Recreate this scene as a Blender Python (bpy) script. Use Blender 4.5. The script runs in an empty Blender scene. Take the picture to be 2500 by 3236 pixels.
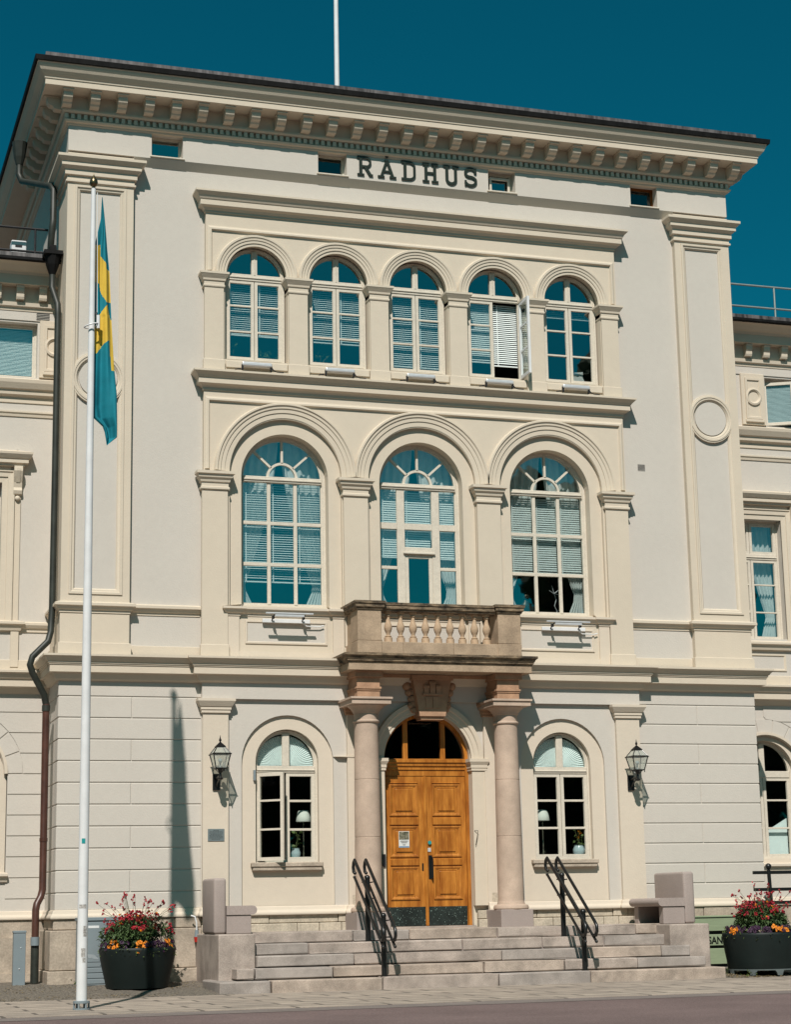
import bpy, bmesh, math, random
from mathutils import Vector, Matrix
from mathutils.geometry import tessellate_polygon
R = math.radians
random.seed(7)
sc = bpy.context.scene
COL = sc.collection

# ------------------------------------------------------------------ camera, world, sun, exposure
cd = bpy.data.cameras.new('camera'); cam = bpy.data.objects.new('camera', cd); COL.objects.link(cam)
yaw, pit, rol = R(17.92319677), R(11.87891333), R(-1.10386702)
fw = Vector((math.sin(yaw)*math.cos(pit), math.cos(yaw)*math.cos(pit), math.sin(pit)))
r0 = Vector((math.cos(yaw), -math.sin(yaw), 0)); u0 = r0.cross(fw)
r1 = r0*math.cos(rol)+u0*math.sin(rol); u1 = u0*math.cos(rol)-r0*math.sin(rol)
cam.matrix_world = Matrix(((r1.x,u1.x,-fw.x,-11.052),(r1.y,u1.y,-fw.y,-32.507),(r1.z,u1.z,-fw.z,1.277),(0,0,0,1)))
cd.sensor_fit = 'HORIZONTAL'; cd.sensor_width = 36; cd.lens = 36*5945.59/2500; cd.clip_end = 2000
sc.camera = cam

w = bpy.data.worlds.new('World'); sc.world = w; w.use_nodes = True
nt = w.node_tree; bg = nt.nodes['Background']
sky = nt.nodes.new('ShaderNodeTexSky'); sky.sky_type = 'NISHITA'; sky.sun_disc = False
sky.sun_elevation = R(48.3); sky.sun_rotation = R(202.5); sky.air_density = 0.8; sky.dust_density = 1.3; sky.ozone_density = 3.0
tint = nt.nodes.new('ShaderNodeMix'); tint.data_type = 'RGBA'; tint.blend_type = 'MULTIPLY'; tint.inputs[0].default_value = 1
tint.inputs[7].default_value = (0.012, 0.515, 0.465, 1)
nt.links.new(sky.outputs[0], tint.inputs[6]); nt.links.new(tint.outputs[2], bg.inputs[0]); bg.inputs[1].default_value = 0.09
sd = bpy.data.lights.new('sun', 'SUN'); sd.energy = 4.7; sd.angle = R(0.53); sd.color = (1.0, 0.925, 0.86)
sun = bpy.data.objects.new('sun', sd); COL.objects.link(sun)
sun.rotation_euler = Vector((2.4, 5.8, -7.04)).to_track_quat('-Z', 'Y').to_euler(); sun.location = (-20, -50, 60)
sc.view_settings.view_transform = 'Standard'; sc.view_settings.look = 'None'
sc.view_settings.exposure = 0.18; sc.view_settings.gamma = 1; sc.view_settings.use_curve_mapping = False

# ------------------------------------------------------------------ materials
MATS = {}; ALB = .85          # overall paleness of the paints and stones
def mat(name, col, rough=0.8, var=0.08, scale=3.0, bump=0.0, bscale=60, metal=0.0, col2=None, spec=0.3, stretch=None, fine=0.0, fscale=150, coat=0):
    if name in MATS: return MATS[name]
    col = tuple(c*ALB for c in col); col2 = tuple(c*ALB for c in col2) if col2 else None
    m = bpy.data.materials.new(name); m.use_nodes = True; MATS[name] = m
    n, l = m.node_tree.nodes, m.node_tree.links
    p = n['Principled BSDF']; p.inputs['Roughness'].default_value = rough; p.inputs['Metallic'].default_value = metal
    p.inputs['Specular IOR Level'].default_value = spec
    if coat: p.inputs['Coat Weight'].default_value = coat
    tc = n.new('ShaderNodeTexCoord'); mp = n.new('ShaderNodeMapping'); l.new(tc.outputs['Object'], mp.inputs[0])
    if stretch: mp.inputs['Scale'].default_value = stretch
    nz = n.new('ShaderNodeTexNoise'); nz.inputs['Scale'].default_value = scale; nz.inputs['Detail'].default_value = 6; nz.inputs['Roughness'].default_value = 0.6
    l.new(mp.outputs[0], nz.inputs['Vector'])
    rp = n.new('ShaderNodeValToRGB'); e = rp.color_ramp.elements; e[0].position = 0.35; e[1].position = 0.65
    a = tuple(c*(1-var) for c in col); b = col2 if col2 else tuple(min(1, c*(1+var)) for c in col)
    e[0].color = (*a, 1); e[1].color = (*b, 1); l.new(nz.outputs[0], rp.inputs[0])
    out = rp.outputs[0]
    if fine:
        n2 = n.new('ShaderNodeTexNoise'); n2.inputs['Scale'].default_value = fscale; n2.inputs['Detail'].default_value = 2; l.new(tc.outputs['Object'], n2.inputs['Vector'])
        r2 = n.new('ShaderNodeValToRGB'); e2 = r2.color_ramp.elements; e2[0].position = .35; e2[1].position = .65
        e2[0].color = (1-fine,)*3+(1,); e2[1].color = (1+fine,)*3+(1,); l.new(n2.outputs[0], r2.inputs[0])
        mx = n.new('ShaderNodeMix'); mx.data_type = 'RGBA'; mx.blend_type = 'MULTIPLY'; mx.inputs[0].default_value = 1
        l.new(out, mx.inputs[6]); l.new(r2.outputs[0], mx.inputs[7]); out = mx.outputs[2]
    l.new(out, p.inputs['Base Color'])
    if bump:
        n3 = n.new('ShaderNodeTexNoise'); n3.inputs['Scale'].default_value = bscale; n3.inputs['Detail'].default_value = 4; l.new(tc.outputs['Object'], n3.inputs['Vector'])
        bp = n.new('ShaderNodeBump'); bp.inputs['Strength'].default_value = bump; bp.inputs['Distance'].default_value = 0.01
        l.new(n3.outputs[0], bp.inputs['Height']); l.new(bp.outputs[0], p.inputs['Normal'])
    return m

PLASTER = mat('grey_plaster', (.60, .557, .495), .9, .018, .8, .3, 35, fine=.012, fscale=9)
CREAM = mat('cream_plaster', (.655, .572, .457), .88, .022, .9, .25, 35, fine=.012, fscale=8)
CREAM2 = mat('warm_cream_plaster', (.67, .585, .475), .88, .022, .9, .25, 35, fine=.012, fscale=8)
FRAMEW = mat('window_paint', (.66, .60, .50), .55, .05, 6, fine=.06, fscale=40)
WHITE = mat('white_paint', (.75, .76, .76), .4, .05, 4)
SAND = mat('pink_sandstone', (.53, .405, .315), .9, .13, 2.2, .3, 50, fine=.06, fscale=60)
SANDR = mat('red_sandstone', (.44, .27, .17), .9, .14, 5, .4, 50, fine=.08, fscale=60)
SANDB = mat('balcony_sandstone', (.41, .305, .21), .9, .2, 2.6, .4, 50, fine=.1, fscale=45)
SANDL = mat('baluster_sandstone', (.51, .365, .24), .9, .15, 4, .3, 50, fine=.08, fscale=45)
STAIN = mat('stained_sandstone', (.085, .068, .05), .9, .5, 5, .4, 40, col2=(.30, .22, .14), stretch=(1, 1, 3), fine=.15, fscale=40)
GRAN = mat('pink_granite', (.385, .324, .28), .75, .26, 2.6, .4, 60, fine=.2, fscale=110)
GRAN2 = mat('warm_granite', (.41, .335, .275), .75, .26, 2.8, .4, 60, fine=.2, fscale=110)
GRAN3 = mat('grey_granite', (.355, .312, .28), .75, .2, 2.6, .25, 80, fine=.16, fscale=110)
GRANB = mat('bench_granite', (.36, .30, .272), .7, .06, 2.0, .2, 80, fine=.12, fscale=110)
STONE = mat('plinth_stone', (.43, .36, .285), .9, .16, 3.5, .6, 18, fine=.1, fscale=35)
LIME = mat('pale_limestone', (.50, .435, .34), .9, .14, 4.0, .5, 18, fine=.12, fscale=35)
BLACK = mat('black_iron', (.008, .009, .009), .35, .2, 8, spec=.5)
DKMET = mat('dark_roof_metal', (.009, .0085, .0085), .6, .35, 3, stretch=(3, 3, .5), spec=.12)
ROOFM = mat('aged_roof_metal', (.045, .038, .038), .5, .5, 2.2, stretch=(5, 5, .4), spec=.4, col2=(.14, .125, .125))
PIPEG = mat('green_copper_pipe', (.026, .03, .024), .5, .3, 4, spec=.4)
PIPER = mat('brown_copper_pipe', (.075, .03, .02), .4, .3, 4, spec=.5)
GREYM = mat('grey_sheet_metal', (.22, .265, .285), .5, .05, 2, fine=.03, spec=.4)
ALU = mat('aluminium', (.72, .73, .74), .4, .05, 8, metal=.35)
DARKP = mat('dark_plastic', (.02, .02, .022), .5, .2, 8)
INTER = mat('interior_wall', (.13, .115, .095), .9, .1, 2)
BLIND = mat('blind_slat', (.80, .86, .84), .5, .03, 5)
CURT = mat('curtain_cloth', (.70, .73, .71), .9, .06, 8)
POTB = mat('planter_plastic', (.008, .014, .013), .55, .15, 3, spec=.25)
LEAF = mat('leaf_green', (.035, .075, .022), .6, .45, 9, col2=(.085, .14, .045))
LEAF2 = mat('pansy_leaf', (.055, .10, .025), .6, .45, 14, col2=(.14, .18, .05))
REDF = mat('red_petal', (.34, .012, .045), .65, .45, 10, col2=(.55, .04, .05))
ORGF = mat('orange_petal', (.72, .22, .01), .6, .2, 12)
PURF = mat('purple_petal', (.035, .010, .035), .6, .4, 12)
STEMM = mat('stem_green', (.10, .10, .05), .7, .2, 5)
LETTER = mat('letter_green_black', (.018, .026, .018), .4, .1, 5, spec=.4)
GOLD = mat('gilded_brass', (.22, .17, .09), .3, .2, 6, metal=.9)
BLUEF = mat('flag_blue', (.004, .20, .26), .8, .08, 5)
YELF = mat('flag_yellow', (.72, .48, .06), .8, .06, 5)
GREENB = mat('green_board', (.27, .33, .205), .7, .08, 3, stretch=(1, 1, 8))
CERAM = mat('white_ceramic', (.42, .50, .52), .25, .03, 4, spec=.5)
SHADE = mat('lamp_shade', (.72, .71, .64), .9, .03, 6)
BRONZE = mat('bronze', (.06, .05, .035), .4, .3, 9, metal=.6)
KICK = mat('verdigris_kickplate', (.016, .024, .021), .45, .4, 4, spec=.4)
_n = KICK.node_tree; _nz = _n.nodes.new('ShaderNodeTexNoise'); _nz.inputs['Scale'].default_value = 75; _nz.inputs['Detail'].default_value = 1
_mp = _n.nodes.new('ShaderNodeMapping'); _mp.inputs['Scale'].default_value = (1, 1, .55); _tc = _n.nodes.new('ShaderNodeTexCoord'); _n.links.new(_tc.outputs['Object'], _mp.inputs[0]); _n.links.new(_mp.outputs[0], _nz.inputs['Vector'])
_r = _n.nodes.new('ShaderNodeValToRGB'); _r.color_ramp.elements[0].position = .68; _r.color_ramp.elements[1].position = .73; _n.links.new(_nz.outputs[0], _r.inputs[0])
_mx = _n.nodes.new('ShaderNodeMix'); _mx.data_type = 'RGBA'; _mx.inputs[7].default_value = (.30, .42, .37, 1); _p = _n.nodes['Principled BSDF']
_n.links.new(_p.inputs[0].links[0].from_socket, _mx.inputs[6]); _n.links.new(_r.outputs[0], _mx.inputs[0]); _n.links.new(_mx.outputs[2], _p.inputs[0])
GRAVEL = mat('gravel', (.11, .10, .09), .95, .35, 30, .9, 60, col2=(.24, .205, .16), fine=.3, fscale=80)
ASPH = mat('red_asphalt', (.165, .118, .112), .9, .12, .6, .5, 90, fine=.28, fscale=55)
KERBA = mat('worn_asphalt_edge', (.20, .17, .155), .9, .2, 2, .4, 90, stretch=(.4, 3, 1), fine=.15, fscale=70)
TREE = mat('far_foliage', (.025, .045, .015), .9, .4, 2)
POSTW = mat('poster_paper', (.70, .72, .70), .6, .02, 5)
POSTI = mat('poster_picture', (.05, .065, .03), .6, .5, 28, col2=(.30, .28, .20))
POSTB = mat('poster_blue', (.06, .2, .40), .6, .05, 5)
TEAL = mat('teal_sticker', (.02, .30, .30), .5, .2, 40)
PLAQ = mat('steel_plaque', (.22, .265, .27), .4, .08, 5, metal=.3)
INK = mat('ink', (.03, .035, .035), .6, .05, 5)
REDP = mat('red_plastic', (.45, .03, .02), .4, .1, 5)
STICK = mat('torn_sticker', (.33, .31, .29), .8, .4, 40, col2=(.62, .6, .56))
LITTER = mat('dry_leaves', (.26, .17, .06), .9, .4, 20, col2=(.42, .33, .18))

def wood():
    m = bpy.data.materials.new('oiled_oak'); m.use_nodes = True; n, l = m.node_tree.nodes, m.node_tree.links
    p = n['Principled BSDF']; p.inputs['Roughness'].default_value = .38; p.inputs['Specular IOR Level'].default_value = .35
    tc = n.new('ShaderNodeTexCoord'); mp = n.new('ShaderNodeMapping'); mp.inputs['Scale'].default_value = (22, 22, 1.1); l.new(tc.outputs['Object'], mp.inputs[0])
    a = n.new('ShaderNodeTexNoise'); a.inputs['Scale'].default_value = 3; a.inputs['Detail'].default_value = 8; a.inputs['Distortion'].default_value = .8; l.new(mp.outputs[0], a.inputs['Vector'])
    r = n.new('ShaderNodeValToRGB'); e = r.color_ramp.elements; e[0].position = .3; e[0].color = (.30, .11, .015, 1); e[1].position = .68; e[1].color = (.48, .205, .036, 1); l.new(a.outputs[0], r.inputs[0])
    b = n.new('ShaderNodeTexNoise'); b.inputs['Scale'].default_value = 2.3; b.inputs['Detail'].default_value = 5
    mp2 = n.new('ShaderNodeMapping'); mp2.inputs['Scale'].default_value = (2.8, 2.8, .8); l.new(tc.outputs['Object'], mp2.inputs[0]); l.new(mp2.outputs[0], b.inputs['Vector'])
    r2 = n.new('ShaderNodeValToRGB'); e = r2.color_ramp.elements; e[0].position = .34; e[0].color = (.66, .52, .40, 1); e[1].position = .62; e[1].color = (1.1, 1.05, 1, 1); l.new(b.outputs[0], r2.inputs[0])
    mx = n.new('ShaderNodeMix'); mx.data_type = 'RGBA'; mx.blend_type = 'MULTIPLY'; mx.inputs[0].default_value = 1
    l.new(r.outputs[0], mx.inputs[6]); l.new(r2.outputs[0], mx.inputs[7]); l.new(mx.outputs[2], p.inputs['Base Color'])
    bp = n.new('ShaderNodeBump'); bp.inputs['Strength'].default_value = .2; bp.inputs['Distance'].default_value = .005; l.new(a.outputs[0], bp.inputs['Height']); l.new(bp.outputs[0], p.inputs['Normal'])
    return m
OAK = wood()
OAKD = mat('dark_oak', (.20, .065, .012), .45, .3, 6, stretch=(12, 12, 1))

def glassmat(name, refl, tintc=(.90, .97, .96)):
    m = bpy.data.materials.new(name); m.use_nodes = True; n, l = m.node_tree.nodes, m.node_tree.links
    n.remove(n['Principled BSDF']); o = n['Material Output']
    t = n.new('ShaderNodeBsdfTransparent'); t.inputs[0].default_value = (*tintc, 1)
    g = n.new('ShaderNodeBsdfGlossy'); g.inputs['Roughness'].default_value = .015; g.inputs[0].default_value = (.95, 1, 1, 1)
    tc = n.new('ShaderNodeTexCoord'); nz = n.new('ShaderNodeTexNoise'); nz.inputs['Scale'].default_value = 2.2; l.new(tc.outputs['Object'], nz.inputs['Vector'])
    bp = n.new('ShaderNodeBump'); bp.inputs['Strength'].default_value = .05; bp.inputs['Distance'].default_value = .02; l.new(nz.outputs[0], bp.inputs['Height']); l.new(bp.outputs[0], g.inputs['Normal'])
    lw = n.new('ShaderNodeLayerWeight'); lw.inputs[0].default_value = .5
    pw = n.new('ShaderNodeMath'); pw.operation = 'POWER'; pw.inputs[1].default_value = 5; l.new(lw.outputs[1], pw.inputs[0])
    mr = n.new('ShaderNodeMapRange'); mr.inputs[3].default_value = refl; mr.inputs[4].default_value = 1.0; l.new(pw.outputs[0], mr.inputs[0])
    mx = n.new('ShaderNodeMixShader'); l.new(mr.outputs[0], mx.inputs[0]); l.new(t.outputs[0], mx.inputs[1]); l.new(g.outputs[0], mx.inputs[2]); l.new(mx.outputs[0], o.inputs[0])
    return m
GLASS = glassmat('window_glass', .30)
GLASSL = glassmat('lantern_glass', .06, (.9, .93, .9))
_n = GLASSL.node_tree; _mx = _n.nodes.new('ShaderNodeMixShader'); _mx.inputs[0].default_value = .3; _df = _n.nodes.new('ShaderNodeBsdfDiffuse'); _df.inputs[0].default_value = (.55, .57, .53, 1)
_src = _n.nodes['Material Output'].inputs[0].links[0].from_socket; _n.links.new(_src, _mx.inputs[1]); _n.links.new(_df.outputs[0], _mx.inputs[2]); _n.links.new(_mx.outputs[0], _n.nodes['Material Output'].inputs[0])
GLASSG = glassmat('ground_glass', .10)

def paving():
    m = bpy.data.materials.new('sidewalk_slabs'); m.use_nodes = True; n, l = m.node_tree.nodes, m.node_tree.links
    p = n['Principled BSDF']; p.inputs['Roughness'].default_value = .85
    tc = n.new('ShaderNodeTexCoord')
    br = n.new('ShaderNodeTexBrick'); l.new(tc.outputs['Object'], br.inputs['Vector']); br.offset = .37
    br.inputs['Color1'].default_value = (.34, .288, .24, 1); br.inputs['Color2'].default_value = (.28, .236, .198, 1); br.inputs['Mortar'].default_value = (.105, .09, .075, 1)
    br.inputs['Scale'].default_value = 1; br.inputs['Mortar Size'].default_value = .035; br.inputs['Brick Width'].default_value = 1.3; br.inputs['Row Height'].default_value = .52; br.inputs['Mortar Smooth'].default_value = .3
    n2 = n.new('ShaderNodeTexNoise'); n2.inputs['Scale'].default_value = 1.6; n2.inputs['Detail'].default_value = 9; n2.inputs['Roughness'].default_value = .7; l.new(tc.outputs['Object'], n2.inputs['Vector'])
    r2 = n.new('ShaderNodeValToRGB'); e = r2.color_ramp.elements; e[0].position = .35; e[0].color = (.72, .72, .72, 1); e[1].position = .65; e[1].color = (1.22, 1.2, 1.16, 1); l.new(n2.outputs[0], r2.inputs[0])
    n3 = n.new('ShaderNodeTexNoise'); n3.inputs['Scale'].default_value = 70; l.new(tc.outputs['Object'], n3.inputs['Vector'])
    r3 = n.new('ShaderNodeValToRGB'); e = r3.color_ramp.elements; e[0].position = .35; e[0].color = (.85, .85, .85, 1); e[1].position = .65; e[1].color = (1.15, 1.15, 1.15, 1); l.new(n3.outputs[0], r3.inputs[0])
    src = br.outputs[0]
    for r in (r2, r3):
        mx = n.new('ShaderNodeMix'); mx.data_type = 'RGBA'; mx.blend_type = 'MULTIPLY'; mx.inputs[0].default_value = 1
        l.new(src, mx.inputs[6]); l.new(r.outputs[0], mx.inputs[7]); src = mx.outputs[2]
    l.new(src, p.inputs['Base Color'])
    bp = n.new('ShaderNodeBump'); bp.inputs['Strength'].default_value = .4; bp.inputs['Distance'].default_value = .01; l.new(n2.outputs[0], bp.inputs['Height']); l.new(bp.outputs[0], p.inputs['Normal'])
    return m
PAVE = paving()

# ------------------------------------------------------------------ helpers
def B(): return bmesh.new()
def box(bm, x0, x1, y0, y1, z0, z1):
    v = [bm.verts.new(c) for c in ((x0,y0,z0),(x1,y0,z0),(x1,y1,z0),(x0,y1,z0),(x0,y0,z1),(x1,y0,z1),(x1,y1,z1),(x0,y1,z1))]
    for f in ((0,3,2,1),(4,5,6,7),(0,1,5,4),(1,2,6,5),(2,3,7,6),(3,0,4,7)): bm.faces.new([v[i] for i in f])
    return v
def rbox(bm, x0, x1, y0, y1, z0, z1, b=.01, seg=2):
    t = bmesh.new(); box(t, x0, x1, y0, y1, z0, z1)
    bmesh.ops.bevel(t, geom=t.edges[:], offset=b, segments=seg, affect='EDGES', profile=.5); merge(bm, t)
def merge(bm, t, M=None):
    if M is not None: bmesh.ops.transform(t, matrix=M, verts=t.verts)
    me = bpy.data.meshes.new('tmp'); t.to_mesh(me); t.free(); bm.from_mesh(me); bpy.data.meshes.remove(me)
def obj(name, bm, m, parent=None, loc=None, smooth=False, fix=True):
    if fix: bmesh.ops.recalc_face_normals(bm, faces=bm.faces)
    me = bpy.data.meshes.new(name); bm.to_mesh(me); bm.free()
    for mm in (m if isinstance(m, (list, tuple)) else [m]): me.materials.append(mm)
    if smooth:
        for p in me.polygons: p.use_smooth = True
        try: me.set_sharp_from_angle(angle=R(smooth if smooth is not True else 40))
        except Exception: pass
    o = bpy.data.objects.new(name, me); COL.objects.link(o)
    if parent: o.parent = parent
    if loc: o.location = loc
    return o
def tag(o, label=None, cat=None, group=None, kind=None):
    if label: o['label'] = label
    if cat: o['category'] = cat
    if group: o['group'] = group
    if kind: o['kind'] = kind
    return o
def thing(name, label, cat, loc=(0,0,0), group=None, rz=0):
    o = bpy.data.objects.new(name, None); COL.objects.link(o); o.location = loc; o.rotation_euler.z = rz; o.empty_display_size = .2
    return tag(o, label, cat, group)
def copy_tree(o, parent=None):
    c = o.copy(); COL.objects.link(c)
    if parent: c.parent = parent
    for ch in list(o.children): copy_tree(ch, c)
    return c
def plate(bm, loops, yf, yb, swap=None):
    """solid plate in the XZ plane: first loop is the outline, the others are holes"""
    flat = [p for L in loops for p in L]
    tris = tessellate_polygon([[Vector((p[0], p[1], 0)) for p in L] for L in loops])
    F = [bm.verts.new((p[0], yf, p[1])) for p in flat]; K = [bm.verts.new((p[0], yb, p[1])) for p in flat]
    for t in tris:
        for S in (F, K):
            try: bm.faces.new([S[i] for i in t])
            except ValueError: pass
    i = 0
    for L in loops:
        n = len(L)
        for k in range(n):
            a, b = i+k, i+(k+1) % n
            bm.faces.new((F[a], F[b], K[b], K[a]))
        i += n
def arc(cx, cz, r, a0, a1, n=24): return [(cx+r*math.cos(R(a0+(a1-a0)*k/n)), cz+r*math.sin(R(a0+(a1-a0)*k/n))) for k in range(n+1)]
def arch(cx, h, z0, zs, n=24): return [(cx-h, z0)] + arc(cx, zs, h, 180, 0, n) + [(cx+h, z0)]
def rect(x0, x1, z0, z1): return [(x0,z0),(x0,z1),(x1,z1),(x1,z0)]
def sweep(bm, path, prof, mapf, closed=False, cap=True):
    """profile (a = sideways to the right of the path, b = third axis) swept with mitred corners"""
    n = len(path); rows = []
    for i, p in enumerate(path):
        p = Vector(p); d = []
        if closed or i > 0: d.append((p-Vector(path[i-1])).normalized())
        if closed or i < n-1: d.append((Vector(path[(i+1) % n])-p).normalized())
        ns = [Vector((v.y, -v.x)) for v in d]; s = sum(ns, Vector((0,0)))
        if s.length < 1e-6: s = ns[0]
        s.normalize(); k = 1/max(.25, s.dot(ns[0]))
        rows.append([bm.verts.new(mapf(p.x+s.x*k*a, p.y+s.y*k*a, b)) for a, b in prof])
    m = len(prof)
    for i in range(n if closed else n-1):
        A, C = rows[i], rows[(i+1) % n]
        for k in range(m): bm.faces.new((A[k], A[(k+1) % m], C[(k+1) % m], C[k]))
    if cap and not closed:
        try: bm.faces.new(rows[0]); bm.faces.new(list(reversed(rows[-1])))
        except ValueError: pass
def mplan(u, v, b): return (u, v, b)           # path in plan, b = z
def mface(u, v, b): return (u, b, v)           # path on the facade, b = y
def band(bm, path, prof): sweep(bm, path, prof, mplan)
def facemould(bm, path, prof, closed=False): sweep(bm, path, prof, mface, closed)
def tube(bm, pts, r, seg=8, cap=True):
    pts = [Vector(p) for p in pts]; rows = []; rr = r if isinstance(r, (list, tuple)) else [r]*len(pts)
    up = None
    for i, p in enumerate(pts):
        d = ((pts[i]-pts[i-1]).normalized() if i else Vector((0,0,0))) + ((pts[i+1]-pts[i]).normalized() if i < len(pts)-1 else Vector((0,0,0)))
        d.normalize()
        if up is None: up = d.orthogonal().normalized()
        up = (up - d*up.dot(d)).normalized(); s = d.cross(up)
        rows.append([bm.verts.new(p+(up*math.cos(2*math.pi*k/seg)+s*math.sin(2*math.pi*k/seg))*rr[i]) for k in range(seg)])
    for a, b in zip(rows, rows[1:]):
        for k in range(seg): bm.faces.new((a[k], a[(k+1) % seg], b[(k+1) % seg], b[k]))
    if cap: bm.faces.new(rows[0]); bm.faces.new(list(reversed(rows[-1])))
def lathe(bm, prof, c=(0,0,0), seg=24, sx=1, sy=1):
    rows = []
    for r, z in prof: rows.append([bm.verts.new((c[0]+r*sx*math.cos(2*math.pi*k/seg), c[1]+r*sy*math.sin(2*math.pi*k/seg), c[2]+z)) for k in range(seg)])
    for a, b in zip(rows, rows[1:]):
        for k in range(seg): bm.faces.new((a[k], a[(k+1) % seg], b[(k+1) % seg], b[k]))
    bm.faces.new(list(reversed(rows[0]))); bm.faces.new(rows[-1])
def ball(bm, c, r, seg=12): lathe(bm, [(max(.001, r*math.sin(math.pi*k/8)), -r*math.cos(math.pi*k/8)) for k in range(9)], c, seg)
def prism(bm, poly, x0, x1):
    """polygon of (y, z) extruded along x"""
    a = [bm.verts.new((x0, y, z)) for y, z in poly]; b = [bm.verts.new((x1, y, z)) for y, z in poly]
    n = len(poly); bm.faces.new(a); bm.faces.new(list(reversed(b)))
    for k in range(n): bm.faces.new((a[k], b[k], b[(k+1) % n], a[(k+1) % n]))
def quad(bm, a, b, c, d):
    return bm.faces.new([bm.verts.new(p) for p in (a, b, c, d)])

# ------------------------------------------------------------------ ground
bm = B(); box(bm, -250, 250, -200, 250, -.6, -.012); tag(obj('road', bm, ASPH), kind='structure')
bm = B(); quad(bm, (-60,-7.95,-.008), (60,-7.95,-.008), (60,-7.0,-.008), (-60,-7.0,-.008)); tag(obj('road_edge', bm, KERBA), kind='structure')
bm = B(); box(bm, -60, 60, -7.2, -2.55, -.3, 0.0); tag(obj('sidewalk', bm, PAVE), kind='structure')
def gravel(x0, x1):
    bm = B(); nx, ny = 60, 16; g = []
    for j in range(ny+1):
        y = -2.9+4.3*j/ny; row = []
        for i in range(nx+1):
            x = x0+(x1-x0)*i/nx
            z = max(.004, .055*(min(y, .2)+2.75)) + (random.uniform(-.012, .012) if j > 1 else 0)
            row.append(bm.verts.new((x, y, z if j else -.05)))
        g.append(row)
    for j in range(ny):
        for i in range(nx): bm.faces.new((g[j][i], g[j][i+1], g[j+1][i+1], g[j+1][i]))
    return bm
tag(obj('gravel_strip', gravel(-14, -4.2), GRAVEL, smooth=True), kind='structure')
tag(obj('gravel_strip', gravel(4.2, 14), GRAVEL, smooth=True), kind='structure')

# ------------------------------------------------------------------ town hall
TH = thing('town_hall', 'cream and grey three storey town hall with arched windows, columned porch and bracketed cornice', 'building')
HX = 6.69
# -- ground floor rusticated walls
JZ = [1.63+.3695*k for k in range(11)]; JZ[-1] = 5.25
def rustic(x0, x1, y0, y1, name, vx):
    bm = B(); zs = [1.34]+JZ[:-1]+[5.25]
    for k in range(len(zs)-1):
        a, b = zs[k]+.009, zs[k+1]-.009
        if k % 2 == 1 and vx is not None:
            rbox(bm, x0, vx-.006, y0, y1, a, b, .008, 1); rbox(bm, vx+.006, x1, y0, y1, a, b, .008, 1)
        else: rbox(bm, x0, x1, y0, y1, a, b, .008, 1)
    i = .014
    box(bm, x0+(i if x0 == -HX else 0), x1-(i if x1 == HX else 0), y0+i, y1-.03, 1.3, 5.26)
    return obj(name, bm, PLASTER, TH)
rustic(-HX, -4.18, 0, 1.28, 'rusticated_wall', -5.42); rustic(4.18, HX, 0, 1.28, 'rusticated_wall', 5.44)
# -- central ground floor block
DR, DS, DXC = .835, 3.90, -.03          # door opening half width, spring height, centre
bm = B()
out = [(-4.2,1.34),(-4.2,4.94),(4.2,4.94),(4.2,1.34)]
out += list(reversed(arch(2.62,.84,1.34,3.83))) + list(reversed(arch(DXC,DR+.01,1.34,DS))) + list(reversed(arch(-2.64,.84,1.34,3.83)))
plate(bm, [out], -.03, .02)
obj('porch_wall', bm, PLASTER, TH)
bm = B(); box(bm, -4.2, 4.2, -.1, .3, 4.94, 5.27); obj('frieze_band', bm, PLASTER, TH)
bm = B()
plate(bm, [[(-4.2,1.3),(-4.2,5.2),(-1.1,5.2),(-1.1,1.3)], arch(-2.64,.575,2.10,3.85)], .022, .16); obj('window_niche', bm, CREAM2, TH); bm = B()
plate(bm, [[(1.1,1.3),(1.1,5.2),(4.2,5.2),(4.2,1.3)], arch(2.62,.575,2.10,3.85)], .022, .16)
obj('window_niche', bm, CREAM2, TH)
bm = B(); plate(bm, [[(-1.1,.93),(-1.1,5.2),(1.1,5.2),(1.1,.93)]+list(reversed(arch(DXC,DR,.93,DS)))], .022, .40); obj('door_reveal', bm, CREAM, TH)
CAPG = [(-.02,4.68),(.012,4.68),(.03,4.69),(.03,4.73),(.045,4.745),(.045,4.79),(.06,4.80),(.11,4.89),(.11,4.935),(-.02,4.938)]
for s in (-1, 1):
    p = bm = B(); xa, xb = (-4.185, -3.73) if s < 0 else (3.70, 4.175)
    box(bm, xa, xb, -.10, .02, 1.34, 4.94)
    po = obj('pilaster', bm, CREAM2, TH)
    bm = B(); band(bm, [(xa,.0),(xa,-.10),(xb,-.10),(xb,.0)], CAPG); obj('capital', bm, CREAM2, po)
    bm = B(); box(bm, min(s*1.05,s*1.56), max(s*1.05,s*1.56), -.10, .02, 1.34, 4.68)
    po = obj('pilaster', bm, CREAM2, TH)
    bm = B(); band(bm, [(min(s*1.05,s*1.56),.0),(min(s*1.05,s*1.56),-.10),(max(s*1.05,s*1.56),-.10),(max(s*1.05,s*1.56),.0)], CAPG); obj('capital', bm, SANDR, po)
    bm = B(); box(bm, min(s*1.12,s*1.5), max(s*1.12,s*1.5), -.104, .02, 1.34, 1.52); obj('pilaster_foot', bm, LIME, po)
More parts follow.
